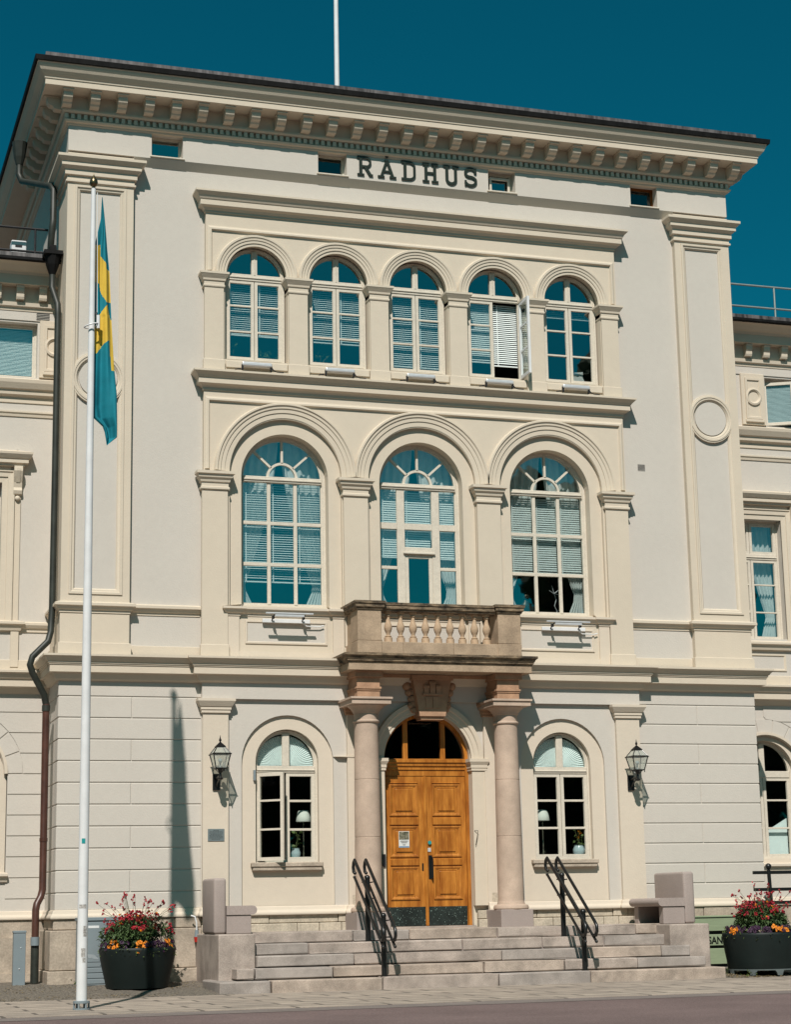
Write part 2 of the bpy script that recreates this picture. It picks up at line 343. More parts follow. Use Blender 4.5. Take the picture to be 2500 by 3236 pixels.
# door arch surround
bm = B()
S = [(0,-.03),(0,-.07),(-.05,-.07),(-.06,-.085),(-.13,-.085),(-.15,-.11),(-.22,-.11),(-.24,-.03)]
facemould(bm, [(DXC-DR, DS)]+arc(DXC,DS,DR,180,0,36)+[(DXC+DR,DS)], S)
obj('door_archivolt', bm, CREAM, TH, smooth=30)
for s in (-1, 1):
    bm = B(); xa, xb = sorted((DXC+s*DR, DXC+s*(DR+.26)))
    box(bm, xa, xb, -.085, .02, 1.3, 3.72)
    band(bm, [(xa,.3),(xa,-.085),(xb,-.085),(xb,.0)], [(-.02,3.70),(.02,3.70),(.02,3.74),(.03,3.75),(.03,3.80),(.06,3.86),(.06,3.915),(-.02,3.915)]); obj('door_impost', bm, CREAM, TH)
# base moulding and plinth
bm = B()
BM = [(-.02,1.20),(.075,1.205),(.08,1.225),(.075,1.25),(.045,1.29),(.03,1.34),(.0,1.352),(-.02,1.352)]
band(bm, [(-HX,1.28),(-HX,0),(-4.2,0),(-4.185,-.10),(-3.73,-.10),(-3.73,-.03),(-1.8,-.03)], BM); band(bm, [(-1.8,-.03),(-1.56,-.03),(-1.56,-.1),(-1.05,-.1)], BM); obj('base_moulding', bm, CREAM2, TH); bm = B()
band(bm, [(1.05,-.1),(1.56,-.1),(1.56,-.03),(3.70,-.03),(3.70,-.10),(4.175,-.10),(4.2,0),(HX,0),(HX,1.28)], BM)
obj('base_moulding', bm, CREAM2, TH)
bm = B()
def course(x0, x1, yf, z0, z1, cuts, yb=.2, j=.012):
    xs = [x0]+cuts+[x1]
    for a, b in zip(xs, xs[1:]): rbox(bm, a+.004, b-.004, yf+random.uniform(-j, j), yb, z0+.003, z1-.003, .012, 1)
course(-4.2, -.80, -.085, .90, 1.06, [-3.6,-2.5,-2.1,-1.7,-1.2]); course(-4.2, -.80, -.055, 1.06, 1.215, [-3.0,-1.75,-1.2]); obj('porch_plinth', bm, LIME, TH); bm = B()
course(.86, 4.2, -.085, .90, 1.06, [1.05,1.6,2.3,2.9,3.3,3.6,3.9]); course(.86, 4.2, -.055, 1.06, 1.215, [1.15,2.0,2.9,3.5,3.8])
obj('porch_plinth', bm, LIME, TH)
for x0, x1, cuts in ((-HX-.03, -4.2, [-5.0]), (4.2, HX+.03, [5.0,5.9])):
    bm = B(); course(x0, x1, -.05, 1.02, 1.20, [c+.35 for c in cuts], 1.2); course(x0-.06*(x0 < -5), x1+.06*(x1 > 5), -.13, .36, 1.02, cuts, 1.2); course(x0-.1*(x0 < -5), x1+.1*(x1 > 5), -.20, -.1, .36, cuts, 1.2, .02); obj('plinth', bm, STONE, TH)
# -- belt cornice over the ground floor
LC = [(-.05,5.20),(0,5.22),(.04,5.225),(.07,5.25),(.10,5.31),(.12,5.345),(.18,5.355),(.18,5.475),(.195,5.48),(.195,5.50),(.21,5.505),(.21,5.535),(.225,5.54),(.25,5.575),(.285,5.615),(.30,5.62),(.30,5.655),(-.05,5.70)]
bm = B(); band(bm, [(-HX,1.28),(-HX,0),(-4.2,0),(-4.2,-.09),(4.2,-.09),(4.2,0),(HX,0),(HX,1.28)], LC); obj('belt_cornice', bm, CREAM, TH)
# -- upper walls
YR = .12
bm = B()
for x0, x1 in ((-5.5,-4.1),(4.1,5.5)): box(bm, x0, x1, YR, .45, 5.66, 14.95)
box(bm, -4.1, 4.1, YR, .45, 14.15, 14.95)
prism(bm, [(0.0,14.945),(.3,14.945),(.3,14.80),(YR,14.80)], -5.49, 5.49)
obj('upper_wall', bm, PLASTER, TH)
AT = [(-4.86,.295),(-1.67,.285),(1.79,.285),(4.85,.295)]
bm = B(); plate(bm, [rect(-HX,HX,14.945,15.62)]+[rect(x-h,x+h,14.99,15.445) for x, h in AT], 0, .35); box(bm, -HX, -HX+.3, .35, 9, 14.945, 15.62); box(bm, HX-.3, HX, .35, 9, 14.945, 15.62)
obj('attic_frieze', bm, PLASTER, TH)
# corner pilasters with panels
CAPP = [(-.05,14.30),(0,14.31),(.035,14.33),(.035,14.365),(.012,14.375),(.012,14.45),(.055,14.46),(.055,14.555),(.075,14.57),(.12,14.61),(.125,14.61),(.125,14.68),(.14,14.69),(.20,14.75),(.20,14.80),(-.05,14.88)]
PF = [(0,-.012),(.03,-.012),(.045,.0),(.06,.03),(.085,.03),(.10,.05),(.10,.075),(0,.075)]
for s in (-1, 1):
    xa, xb = (-HX, -5.48) if s < 0 else (5.48, HX); cx = (xa+xb)/2
    # face with a sunk panel broken by a ring
    pl = [(cx-.46,6.74)]; 
    ring_r, rz = .40, 10.66
    bm = B(); plate(bm, [rect(xa,xb,5.66,14.9), rect(cx-.42,cx+.42,6.80,14.22)], 0, .06); box(bm, xa, xb, .055, 1.28, 5.66, 14.9)
    po = obj('corner_pilaster', bm, CREAM, TH)
    bm = B(); box(bm, cx-.45, cx+.45, .048, .054, 6.76, 14.26); plate(bm, [arc(cx,rz,.34,0,352,44)], .02, .05); obj('panel', bm, PLASTER, po)
    bm = B(); P2 = [(-.02,.055),(-.02,-.02),(.02,-.02),(.035,.0),(.065,.008),(.085,.03),(.09,.055)]
    facemould(bm, rect(cx-.45,cx+.45,6.76,14.26), P2, True)
    rg = [(-.075,.055),(-.07,-.004),(-.045,-.006),(-.04,-.018),(-.01,-.02),(.0,-.008),(.03,-.006),(.04,.015),(.06,.03),(.065,.055)]
    facemould(bm, arc(cx,rz,.42,352,0,44), rg, True); obj('panel_moulding', bm, CREAM, po, smooth=30)
    bm = B(); path = [(-HX,1.28),(-HX,0),(-5.48,0),(-5.48,YR)] if s < 0 else [(5.48,YR),(5.48,0),(HX,0),(HX,1.28)]
    band(bm, path, CAPP); obj('capital', bm, CREAM, po)
    bm = B(); PM = [(-.05,6.40),(.015,6.41),(.015,6.455),(.045,6.47),(.07,6.52),(.10,6.53),(.10,6.575),(-.05,6.63)]
    band(bm, path, PM); obj('pedestal_moulding', bm, CREAM, po)
    bm = B(); band(bm, path, [(-.05,5.66),(.03,5.66),(.03,5.88),(-.05,5.91)]); obj('pedestal_foot', bm, CREAM, po)
    bm = B(); xr = (-5.48,-4.2) if s < 0 else (4.2,5.48); band(bm, [(xr[0],YR),(xr[1],YR)], PM); band(bm, [(xr[0],YR),(xr[1],YR)], [(-.05,5.66),(.025,5.66),(.025,5.86),(-.05,5.89)]); obj('sill_moulding', bm, CREAM, TH)
# -- main cornice
CO = [(-.05,15.42),(.02,15.43),(.03,15.46),(.07,15.47),(.09,15.50),(.09,15.515),(.015,15.52),(.015,15.625),(.10,15.63),(.13,15.66),(.13,15.70),(.10,15.70),(.10,15.955),(.49,15.955),(.50,15.96),(.50,16.065),(.515,16.07),(.52,16.10),(.55,16.13),(.60,16.19),(.64,16.27),(.65,16.31),(.66,16.315),(.66,16.335),(-.05,16.345)]
CP = [(-HX,9),(-HX,0),(HX,0),(HX,9)]
bm = B(); band(bm, CP, CO); obj('main_cornice', bm, CREAM, TH)
bm = B(); box(bm, -.033, .033, -.092, -.01, 15.525, 15.618); d0 = obj('dentil', bm, CREAM, TH); d0.location.x = -HX-.055
for k in range(1, 100): c = d0.copy(); COL.objects.link(c); c.location.x = -HX-.055+.1158*k
bm = B()
for k in range(100, 117): x = -HX-.055+.1158*k; box(bm, x-.033, x+.033, -.092, -.01, 15.525, 15.618)
y = .06
while y < 4: box(bm, -HX-.092, -HX-.01, y-.033, y+.033, 15.525, 15.618); box(bm, HX+.01, HX+.092, y-.033, y+.033, 15.525, 15.618); y += .1158
tag(obj('dentil_row', bm, CREAM, TH), kind='stuff')
MODP = [(-.08,15.95),(-.43,15.95),(-.43,15.915),(-.405,15.905),(-.405,15.86),(-.385,15.81),(-.35,15.775),(-.315,15.765),(-.285,15.75),(-.27,15.72),(-.24,15.705),(-.08,15.70)]
bm = B(); prism(bm, MODP, -.085, .085); box(bm, -.10, .10, -.46, -.08, 15.925, 15.952)
m0 = obj('modillion', bm, CREAM, TH); m0.location.x = -6.76
for k in range(1, 28): c = m0.copy(); COL.objects.link(c); c.location.x = -6.76+.5007*k
for s in (-1, 1):
    for k in range(9):
        c = m0.copy(); COL.objects.link(c); c.location = (s*HX, .07+.5*k, 0); c.rotation_euler.z = s*math.pi/2
# roof edge + roof
bm = B(); band(bm, CP, [(.4,16.338),(.66,16.33),(.70,16.33),(.71,16.42),(.68,16.435),(.4,16.42)]); obj('eave_gutter', bm, DKMET, TH)
bm = B(); band(bm, CP, [(.3,16.42),(.52,16.42),(.50,16.585),(.3,16.60)])
v = [bm.verts.new(c) for c in ((-HX-.4,-.4,16.5),(HX+.4,-.4,16.5),(HX+.4,10.5,16.5),(-HX-.4,10.5,16.5),(-2.5,4.6,17.2),(2.5,4.6,17.2))]
for f in ((0,1,5,4),(1,2,5),(2,3,4,5),(3,0,4)): bm.faces.new([v[i] for i in f])
obj('roof', bm, ROOFM, TH)
bm = B(); box(bm, -HX, -HX+.3, 1.28, 9, .2, 14.945); box(bm, HX-.3, HX, 1.28, 9, .2, 14.945); box(bm, -HX, HX, 9, 9.3, .2, 16.4); obj('side_wall', bm, PLASTER, TH)
# interior rooms
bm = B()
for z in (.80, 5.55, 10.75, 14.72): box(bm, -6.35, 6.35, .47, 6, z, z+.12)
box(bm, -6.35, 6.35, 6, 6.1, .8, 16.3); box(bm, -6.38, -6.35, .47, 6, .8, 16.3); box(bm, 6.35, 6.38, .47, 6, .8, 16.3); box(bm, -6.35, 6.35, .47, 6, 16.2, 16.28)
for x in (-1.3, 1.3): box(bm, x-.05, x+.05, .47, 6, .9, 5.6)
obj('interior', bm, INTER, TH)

# -- arcades on the upper storeys
UB = [-3.17,-1.585,0,1.585,3.17]; LB = [-2.63,0,2.60]
bm = B(); plate(bm, [rect(-4.13,4.13,10.6,14.2)]+[arch(x,.60,11.18,12.83) for x in UB], 0, .24); box(bm, -4.13, 4.13, .24, .45, 10.55, 11.12); box(bm, -4.13, 4.13, .24, .45, 13.5, 14.2)
obj('arcade_wall', bm, CREAM, TH)
bm = B(); plate(bm, [rect(-4.16,4.16,5.66,10.62)]+[arch(x,1.055,6.60,9.05,32) for x in LB], 0, .075)
obj('arcade_wall', bm, CREAM, TH)
bm = B(); plate(bm, [rect(-4.16,4.16,5.66,10.62)]+[arch(x,.82,6.64,9.02,32) for x in LB], .075, .40); obj('arcade_backing', bm, CREAM, TH)
AV = [(0,0),(0,-.012),(-.05,-.014),(-.055,-.03),(-.105,-.032),(-.11,-.045),(-.145,-.048),(-.165,-.065),(-.20,-.065),(-.215,-.03),(-.225,0)]
for x in UB:
    bm = B(); facemould(bm, arc(x,12.83,.57,180,0,36), AV); obj('archivolt', bm, CREAM, TH, smooth=25)
AV2 = [(0,0),(0,-.012),(-.09,-.014),(-.095,-.03),(-.16,-.032),(-.175,-.05),(-.215,-.052),(-.235,-.075),(-.265,-.075),(-.28,-.04),(-.29,0)]
for x in LB:
    bm = B(); facemould(bm, arc(x,9.07,1.055,180,0,48), AV2); obj('archivolt', bm, CREAM, TH, smooth=25)
FR = [(-.04,0),(-.04,-.02),(-.015,-.03),(.0,-.045),(.03,-.045),(.04,-.02),(.05,0)]
bm = B(); facemould(bm, [(-4.06,12.86),(-4.06,13.69),(4.06,13.69),(4.06,12.86)], FR); obj('spandrel_moulding', bm, CREAM, TH)
bm = B(); facemould(bm, [(-4.10,9.1),(-4.10,10.41),(4.10,10.41),(4.10,9.1)], FR); obj('spandrel_moulding', bm, CREAM, TH)
TC = [(-.1,13.98),(.02,13.99),(.02,14.03),(.04,14.04),(.06,14.07),(.12,14.095),(.125,14.10),(.125,14.20),(.14,14.21),(.17,14.27),(.22,14.32),(.23,14.33),(.23,14.365),(-.13,14.42)]
bm = B(); band(bm, [(-4.13,YR),(-4.13,0),(4.13,0),(4.13,YR)], TC); obj('arcade_cornice', bm, CREAM, TH)
MC = [(-.1,10.56),(.02,10.57),(.02,10.62),(.05,10.65),(.11,10.675),(.12,10.68),(.12,10.78),(.135,10.79),(.155,10.82),(.21,10.875),(.22,10.88),(.22,10.915),(-.02,10.955),(-.1,10.955)]
bm = B(); band(bm, [(-4.16,YR),(-4.16,0),(4.16,0),(4.16,YR)], MC); obj('storey_cornice', bm, CREAM, TH)
# piers
CU = [(-.02,12.53),(.012,12.53),(.02,12.545),(.02,12.57),(.01,12.58),(.01,12.645),(.03,12.655),(.035,12.69),(.085,12.765),(.09,12.77),(.09,12.81),(-.02,12.825)]
for xa, xb in ((-4.16,-3.80),(-2.56,-2.20),(-.975,-.615),(.61,.97),(2.195,2.555),(3.78,4.13)):
    bm = B(); box(bm, xa, xb, -.045, .02, 10.93, 12.82); po = obj('pier', bm, CREAM, TH)
    bm = B(); band(bm, [(xa,.23),(xa,-.045),(xb,-.045),(xb,.23)], CU); obj('capital', bm, CREAM, po)
    bm = B(); rbox(bm, xa-.022, xb+.022, -.07, .02, 10.93, 11.15, .008, 1); obj('pier_base', bm, CREAM, po)
CL = [(-.02,8.70),(.015,8.70),(.03,8.715),(.03,8.75),(.012,8.765),(.012,8.83),(.035,8.845),(.045,8.89),(.075,8.92),(.085,8.97),(.115,8.985),(.115,9.035),(-.02,9.06)]
for xa, xb in ((-4.20,-3.73),(-1.555,-1.09),(1.06,1.525),(3.69,4.16)):
    bm = B(); box(bm, xa, xb, -.06, .02, 5.67, 9.05); po = obj('pier', bm, CREAM, TH)
    bm = B(); band(bm, [(xa,.06),(xa,-.06),(xb,-.06),(xb,.06)], CL); obj('capital', bm, CREAM, po)
    bm = B(); rbox(bm, xa-.025, xb+.025, -.085, .02, 5.67, 5.90, .008, 1); obj('pier_base', bm, CREAM, po)
# sills and aprons of the first floor
SM = [(-.05,6.42),(.012,6.43),(.012,6.47),(.05,6.49),(.075,6.54),(.10,6.55),(.10,6.59),(-.3,6.65)]
for xa, xb in ((-3.73,-1.555),(-1.09,1.06),(1.525,3.69)):
    bm = B(); band(bm, [(xa,0),(xa,-.035),(xa+.22,-.035),(xa+.22,0),(xb-.22,0),(xb-.22,-.035),(xb,-.035),(xb,0)], SM); so = obj('window_sill', bm, CREAM2, TH)
    bm = B()
    for q in (xa+.005, xb-.225): box(bm, q, q+.21, -.034, .01, 5.67, 6.44)
    box(bm, xa+.21, xb-.21, -.026, .01, 5.67, 5.80); facemould(bm, rect(xa+.36,xb-.36,5.97,6.33), [(-.03,0),(-.03,-.02),(0,-.022),(.012,-.004),(.012,0)], True); obj('apron', bm, CREAM2, so)
    bm = B(); box(bm, xa+.36, xb-.36, -.004, .02, 5.97, 6.33); obj('apron_panel', bm, PLASTER, so)

# ------------------------------------------------------------------ windows
def frame_bm(cx, h, z0, zs, y, w=.07, d=.07, arched=True):
    bm = B(); path = arch(cx,h,z0,zs,28) if arched else rect(cx-h,cx+h,z0,zs)
    facemould(bm, path, [(0,y),(w*.55,y),(w*.6,y+.012),(w,y+.012),(w,y+d),(0,y+d)], True); return bm
def bar(bm, x0, x1, z0, z1, y, d=.05, b=.006):
    rbox(bm, x0, x1, y, y+d, z0, z1, b, 1)
def pane_bm(cx, h, z0, zs, y, arched=True):
    bm = B(); L = arch(cx,h,z0,zs,24) if arched else rect(cx-h,cx+h,z0,zs)
    bm.faces.new([bm.verts.new((x, y, z)) for x, z in L]); return bm
def blind_bm(x0, x1, ztop, zbot, y, tilt=55, pitch=.04, wd=.036, tape=True):
    bm = B(); z = ztop; a = R(tilt); dy, dz = wd/2*math.cos(a), wd/2*math.sin(a)
    while z > zbot:
        t = random.uniform(-.003, .003)
        box8 = [(x0,y-dy,z-dz+t),(x1,y-dy,z-dz-t),(x1,y+dy,z+dz-t),(x0,y+dy,z+dz+t)]
        quad(bm, *box8); z -= pitch
    box(bm, x0, x1, y-.014, y+.014, zbot-.045, zbot-.02)
    if tape:
        box(bm, x0+.085, x0+.105, y-dy-.006, y-dy-.004, zbot-.03, ztop)
    return bm
def curtain_bm(xa, xb, ztop, ztie, zbot, y, tie, side):
    """draped from xa..xb at the top, gathered to width `tie` on one side"""
    bm = B(); nu, nv = 28, 26; g = []
    for j in range(nv+1):
        z = ztop+(zbot-ztop)*j/nv
        if z > ztie: k = ((ztop-z)/(ztop-ztie))**1.6
        else: k = 1-.45*((ztie-z)/(ztie-zbot+1e-6))
        row = []
        for i in range(nu+1):
            u = i/nu; wfull = xb-xa; wd = wfull*(1-k)+tie*k
            x = (xa+u*wd) if side < 0 else (xb-u*wd)
            row.append(bm.verts.new((x, y+.028*math.sin(u*31+j*.12)*(.4+.6*wd/wfull), z)))
        g.append(row)
    for j in range(nv):
        for i in range(nu): bm.faces.new((g[j][i], g[j][i+1], g[j+1][i+1], g[j+1][i]))
    return bm
def casement_bm(wd, z0, z1, rails, w=.06, d=.045):
    bm = B(); facemould(bm, rect(0,wd,z0,z1), [(0,0),(w,0),(w,d),(0,d)], True)
    for z in rails: box(bm, w, wd-w, .008, d-.008, z-.017, z+.017)
    return bm
# upper storey
for i, x in enumerate(UB):
    y = .17
    bm = frame_bm(x, .575, 11.19, 12.83, y, .06)
    bar(bm, x-.52, x+.52, 12.775, 12.90, y-.012, .07); bar(bm, x-.52, x+.52, 12.82, 12.85, y-.03, .05)
    bar(bm, x-.055, x+.055, 12.89, 13.35, y-.012); bar(bm, x-.012, x+.012, 12.89, 13.38, y-.022, .03)
    for sgn in (-1, 1):
        if i == 3 and sgn > 0: continue
        a, b = sorted((x+sgn*.006, x+sgn*.52)); facemould(bm, rect(a,b,11.24,12.775), [(0,y+.004),(.055,y+.004),(.06,y+.05),(0,y+.05)], True)
        for z in (11.785, 12.28): bar(bm, a+.05, b-.05, z-.017, z+.017, y+.008, .035, .004)
    wn = obj('window', bm, FRAMEW, TH)
    bm = pane_bm(x, .53, 11.24, 12.83, y+.035) if i != 3 else B()
    if i == 3:
        L = [(x-.53,11.24)]+arc(x,12.83,.53,180,0,24)+[(x+.53,12.82),(x,12.82),(x,11.24)]; bm.faces.new([bm.verts.new((p[0],y+.035,p[1])) for p in L])
    obj('pane', bm, GLASS, wn)
    bm = B(); box(bm, x-.60, x+.60, .10, .30, 11.12, 11.185); rbox(bm, x-.58, x+.58, -.03, .22, 11.02, 11.15, .008, 1); obj('sill', bm, CREAM, wn)
    zb = [11.78, 11.75, 11.40, 11.60, 12.62][i]; tl = [38, 40, 42, 62, 40][i]
    for sgn in (-1, 1):
        a, b = sorted((x+sgn*.03, x+sgn*.53))
        zz = zb if not (i == 3 and sgn > 0) else 11.55
        obj('blind', blind_bm(a, b, 12.74, zz, y+.13, tl if not (i == 3 and sgn > 0) else 58), BLIND, wn)
    if i == 3:
        bm = casement_bm(.515, 11.24, 12.775, (11.785, 12.28)); oc = obj('casement', bm, WHITE, wn); oc.location = (x+.53, y, 0); oc.rotation_euler.z = R(180+88)
        bm = B(); quad(bm, (.05,.02,11.29),(.465,.02,11.29),(.465,.02,12.72),(.05,.02,12.72)); g = obj('casement_pane', bm, GLASSG, wn); g.location = oc.location; g.rotation_euler = oc.rotation_euler
# first floor
def fan(bm, x, y):
    facemould(bm, arc(x,9.06,.25,180,0,20), [(0,y),(-.045,y),(-.045,y+.05),(0,y+.05)])
    for a in (42, 90, 138):
        c, s = math.cos(R(a)), math.sin(R(a)); n = (-s, c); q = []
        for rr, sd in ((.28,-.02),(.74,-.02),(.74,.02),(.28,.02)): q.append((x+c*rr+n[0]*sd, 9.06+s*rr+n[1]*sd))
        plate(bm, [q], y, y+.045)
for i, x in enumerate(LB):
    y = .29
    bm = frame_bm(x, .82, 6.64, 9.02, y, .085); fan(bm, x, y)
    bar(bm, x-.74, x+.74, 8.965, 9.075, y-.03, .08); bar(bm, x-.74, x+.74, 9.00, 9.03, y-.05, .05)
    if i != 1:
        for q in (-.25, .25): bar(bm, x+q-.033, x+q+.033, 6.70, 8.97, y+.002)
        for z in (7.44, 8.205): bar(bm, x-.74, x+.74, z-.032, z+.032, y+.004)
    else:
        for q in (-.345, .345): bar(bm, x+q-.075, x+q+.075, 6.60, 8.97, y-.006)
        for q0, q1 in ((-.74,-.42),(.42,.74)): bar(bm, x+q0, x+q1, 8.20, 8.32, y); bar(bm, x+q0, x+q1, 7.44, 7.50, y+.004)
        bar(bm, x-.27, x+.27, 8.20, 8.32, y); bar(bm, x-.33, x+.33, 7.76, 7.87, y-.002); bar(bm, x-.31, x+.31, 7.735, 7.77, y-.05, .06)
        bar(bm, x-.27, x-.20, 6.60, 7.75, y+.006); bar(bm, x+.20, x+.27, 6.60, 7.75, y+.006); bar(bm, x-.2, x+.2, 7.66, 7.74, y+.006)
    wn = obj('window', bm, FRAMEW, TH)
    obj('pane', pane_bm(x, .78, 6.66, 9.02, y+.03), GLASS, wn)
    zb = (7.17, 7.72, 7.53)[i]; tl = (35, 62, 64)[i]
    cols = ((-.75,-.26),(-.24,.24),(.26,.75)) if i != 1 else ((-.75,-.36),(-.28,.28),(.36,.75))
    for a, b in cols: obj('blind', blind_bm(x+a, x+b, 8.93, zb, y+.14, tl, .043, .036 if i == 0 else .04), BLIND, wn)
    obj('curtain', curtain_bm(x-.80, x-.02, 9.84, 7.05, 6.45, y+.24, .14, -1), CURT, wn); obj('curtain', curtain_bm(x+.02, x+.80, 9.84, 7.05, 6.45, y+.24, .16, 1), CURT, wn)
# ground floor windows
for s, x in ((-1,-2.64),(1,2.62)):
    y = .125
    bm = frame_bm(x, .575, 2.10, 3.84, y, .06)
    bar(bm, x-.53, x+.53, 3.665, 3.785, y-.012, .07); bar(bm, x-.53, x+.53, 3.70, 3.725, y-.03, .05); bar(bm, x-.065, x+.065, 3.78, 4.36, y-.012)
    for sgn in (-1, 1):
        if s < 0 and sgn < 0: continue
        a, b = sorted((x+sgn*.006, x+sgn*.53)); facemould(bm, rect(a,b,2.13,3.665), [(0,y+.004),(.06,y+.004),(.065,y+.05),(0,y+.05)], True)
        for z in (2.67, 3.17): bar(bm, a+.05, b-.05, z-.02, z+.02, y+.008, .035, .004)
    wn = obj('window', bm, FRAMEW, TH)
    bm = B()
    L = arch(x,.53,2.14,3.84) if s > 0 else [(x,2.14),(x,3.72),(x-.53,3.72)]+arc(x,3.84,.53,180,0,24)+[(x+.53,2.14)]
    bm.faces.new([bm.verts.new((p[0],y+.035,p[1])) for p in L]); obj('pane', bm, GLASSG, wn)
    bm = B(); rbox(bm, x-.67, x+.62, -.10, .12, 2.02, 2.10, .012, 1); rbox(bm, x-.65, x+.60, -.08, .1, 1.955, 2.02, .012, 1); obj('sill', bm, STONE, wn)
    bm = B(); box(bm, x-.7, x+.7, .19, .52, 2.12, 2.16); obj('inner_sill', bm, WHITE, wn)
    # pleated half-round blind in the arch
    bm = B(); c = bm.verts.new((x, y+.10, 3.80)); prev = None
    for k in range(81):
        a = math.pi*k/80; v = bm.verts.new((x+.53*math.cos(a), y+.10+(.018 if k % 2 else 0), 3.80+.53*math.sin(a)))
        if prev: bm.faces.new((c, prev, v))
        prev = v
    obj('pleated_blind', bm, BLIND, wn)
    if s < 0:
        bm = casement_bm(.525, 2.13, 3.655, (2.67, 3.17)); oc = obj('casement', bm, FRAMEW, wn); oc.location = (x-.53, y-.005, 0); oc.rotation_euler.z = R(-42)
        bm = B(); quad(bm, (.05,.02,2.18),(.475,.02,2.18),(.475,.02,3.6),(.05,.02,3.6)); g = obj('casement_pane', bm, GLASSG, wn); g.location = oc.location; g.rotation_euler = oc.rotation_euler
        bm = B(); box(bm, x-.62, x-.585, -.03, .02, 3.52, 3.70); obj('hinge', bm, GREYM, wn)
# attic windows
for i, (x, h) in enumerate(AT):
    y = .20
    bm = frame_bm(x, h, 14.99, 15.445, y, .045, .05, False); bs_ = B(); bar(bs_, x-h-.03, x+h+.03, 14.965, 14.995, -.03, .25)
    if i == 2: 
        facemould(bm, rect(x-.2,x+.22,15.0,15.33), [(0,y-.06),(.04,y-.06),(.04,y-.02),(0,y-.02)], True)
    wn = obj('attic_window', bm, FRAMEW if i != 3 else OAKD, TH); obj('sill', bs_, FRAMEW, wn); obj('pane', pane_bm(x, h-.03, 15.02, 15.41, y+.03, False), GLASSG if i in (1,3) else GLASS, wn)

# ------------------------------------------------------------------ front door
DY = .17
bm = B(); facemould(bm, [(DXC-DR,.93)]+arc(DXC,DS,DR,180,0,32)+[(DXC+DR,.93)], [(0,DY-.05),(.06,DY-.05),(.06,DY+.05),(0,DY+.05)])
for q in (-.36, .36): bar(bm, DXC+q-.045, DXC+q+.045, 3.9, 4.62, DY-.03, .07)
band(bm, [(DXC-DR+.01,DY+.01),(DXC+DR-.01,DY+.01)], [(-.02,3.62),(.02,3.62),(.02,3.72),(.04,3.73),(.04,3.78),(.065,3.80),(.065,3.84),(.09,3.86),(.09,3.91),(-.02,3.935)])
dr = obj('door', bm, OAK, TH)
obj('fanlight', pane_bm(DXC, DR-.05, 3.92, DS+.001, DY+.02), GLASSG, dr)
for s in (-1, 1):
    x0, x1 = (DXC-.785, DXC-.004) if s < 0 else (DXC+.004, DXC+.785)
    bm = B(); box(bm, x0, x1, DY, DY+.06, .955, 3.61)
    bm2 = []
    inner = DXC+s*.135; outer = DXC+s*.68
    a, b = sorted((inner, outer))
    for z0, z1 in ((2.90,3.47),(2.17,2.72),(1.42,2.0)):
        facemould(bm, rect(a,b,z0,z1), [(0,DY),(0,DY-.018),(.02,DY-.022),(.045,DY-.010),(.06,DY)], True)
        rbox(bm, a+.115, b-.115, DY-.024, DY+.01, z0+.09, z1-.08, .012, 2)
        facemould(bm, rect(a+.085,b-.085,z0+.06,z1-.05), [(0,DY),(0,DY-.006),(.02,DY-.006),(.02,DY)], True)
    for z0, z1 in ((2.74,2.87),(2.02,2.14)): rbox(bm, a, b, DY-.026, DY+.01, z0, z1, .008, 1)
    rbox(bm, a, b, DY-.02, DY+.01, 3.485, 3.50, .004, 1)
    lf = obj('door_leaf', bm, OAK, dr)
    bm = B(); box(bm, x0+.02, x1-.02, DY-.008, DY+.01, .96, 1.295); obj('kick_plate', bm, KICK, dr)
bm = B(); rbox(bm, DXC-.03, DXC+.03, DY-.03, DY+.01, .955, 3.61, .01, 1); obj('meeting_stile', bm, OAK, dr)
bm = B(); rbox(bm, DXC+.045, DXC+.115, DY-.012, DY+.02, 1.78, 2.20, .004, 1); tube(bm, [(DXC+.10,DY,2.17),(DXC+.10,DY-.07,2.16),(DXC+.10,DY-.07,1.80),(DXC+.10,DY,1.78)], .012)
rbox(bm, DXC-.08, DXC-.05, DY-.012, DY+.02, 1.93, 2.06, .004, 1)
obj('handle', bm, BLACK, dr)
bm = B(); rbox(bm, DXC+.035, DXC+.095, DY-.012, DY+.02, 2.26, 2.33, .004, 1); obj('lock', bm, ALU, dr)
bm = B(); lathe(bm, [(.034,0),(.034,.004)], (0,0,0), 20); o = obj('sticker', bm, TEAL, dr); o.location = (DXC+.065, DY-.032, 2.425); o.rotation_euler.x = R(90)
bm = B(); box(bm, DXC-.8, DXC+.8, -.2, .5, .85, .955); obj('threshold', bm, GRAN, dr)

# keystone with the carved arms
bm = B(); KY = -.36
pts = [(-.375,5.34),(.375,5.34),(.30,5.0),(.245,4.66),(-.245,4.66),(-.30,5.0)]
plate(bm, [pts], KY+.06, .05); plate(bm, [[(-.24,4.78),(.24,4.78),(.215,4.60),(-.215,4.60)]], KY+.10, .0); box(bm, -.40, .40, KY+.02, 0, 5.31, 5.40)
ks = obj('keystone', bm, SANDR, TH)
bm = B()
def tower(cx, w, z0, z1):
    box(bm, cx-w/2, cx+w/2, KY+.03, KY+.07, z0, z1); box(bm, cx-w/2-.012, cx+w/2+.012, KY+.018, KY+.07, z1, z1+.03)
    k = 4
    for q in range(k): xx = cx-w/2-.012+(w+.024)*(q+.25)/k; box(bm, xx, xx+(w+.024)/k*.55, KY+.018, KY+.07, z1+.03, z1+.055)
tower(0, .10, 5.06, 5.235); tower(-.115, .085, 5.06, 5.165); tower(.115, .085, 5.06, 5.165); box(bm, -.19, .19, KY+.022, KY+.07, 5.035, 5.065)
for q in (-.07, .07): box(bm, q-.06, q+.06, KY+.045, KY+.07, 4.80, 5.0)
obj('carved_arms', bm, SANDR, ks)
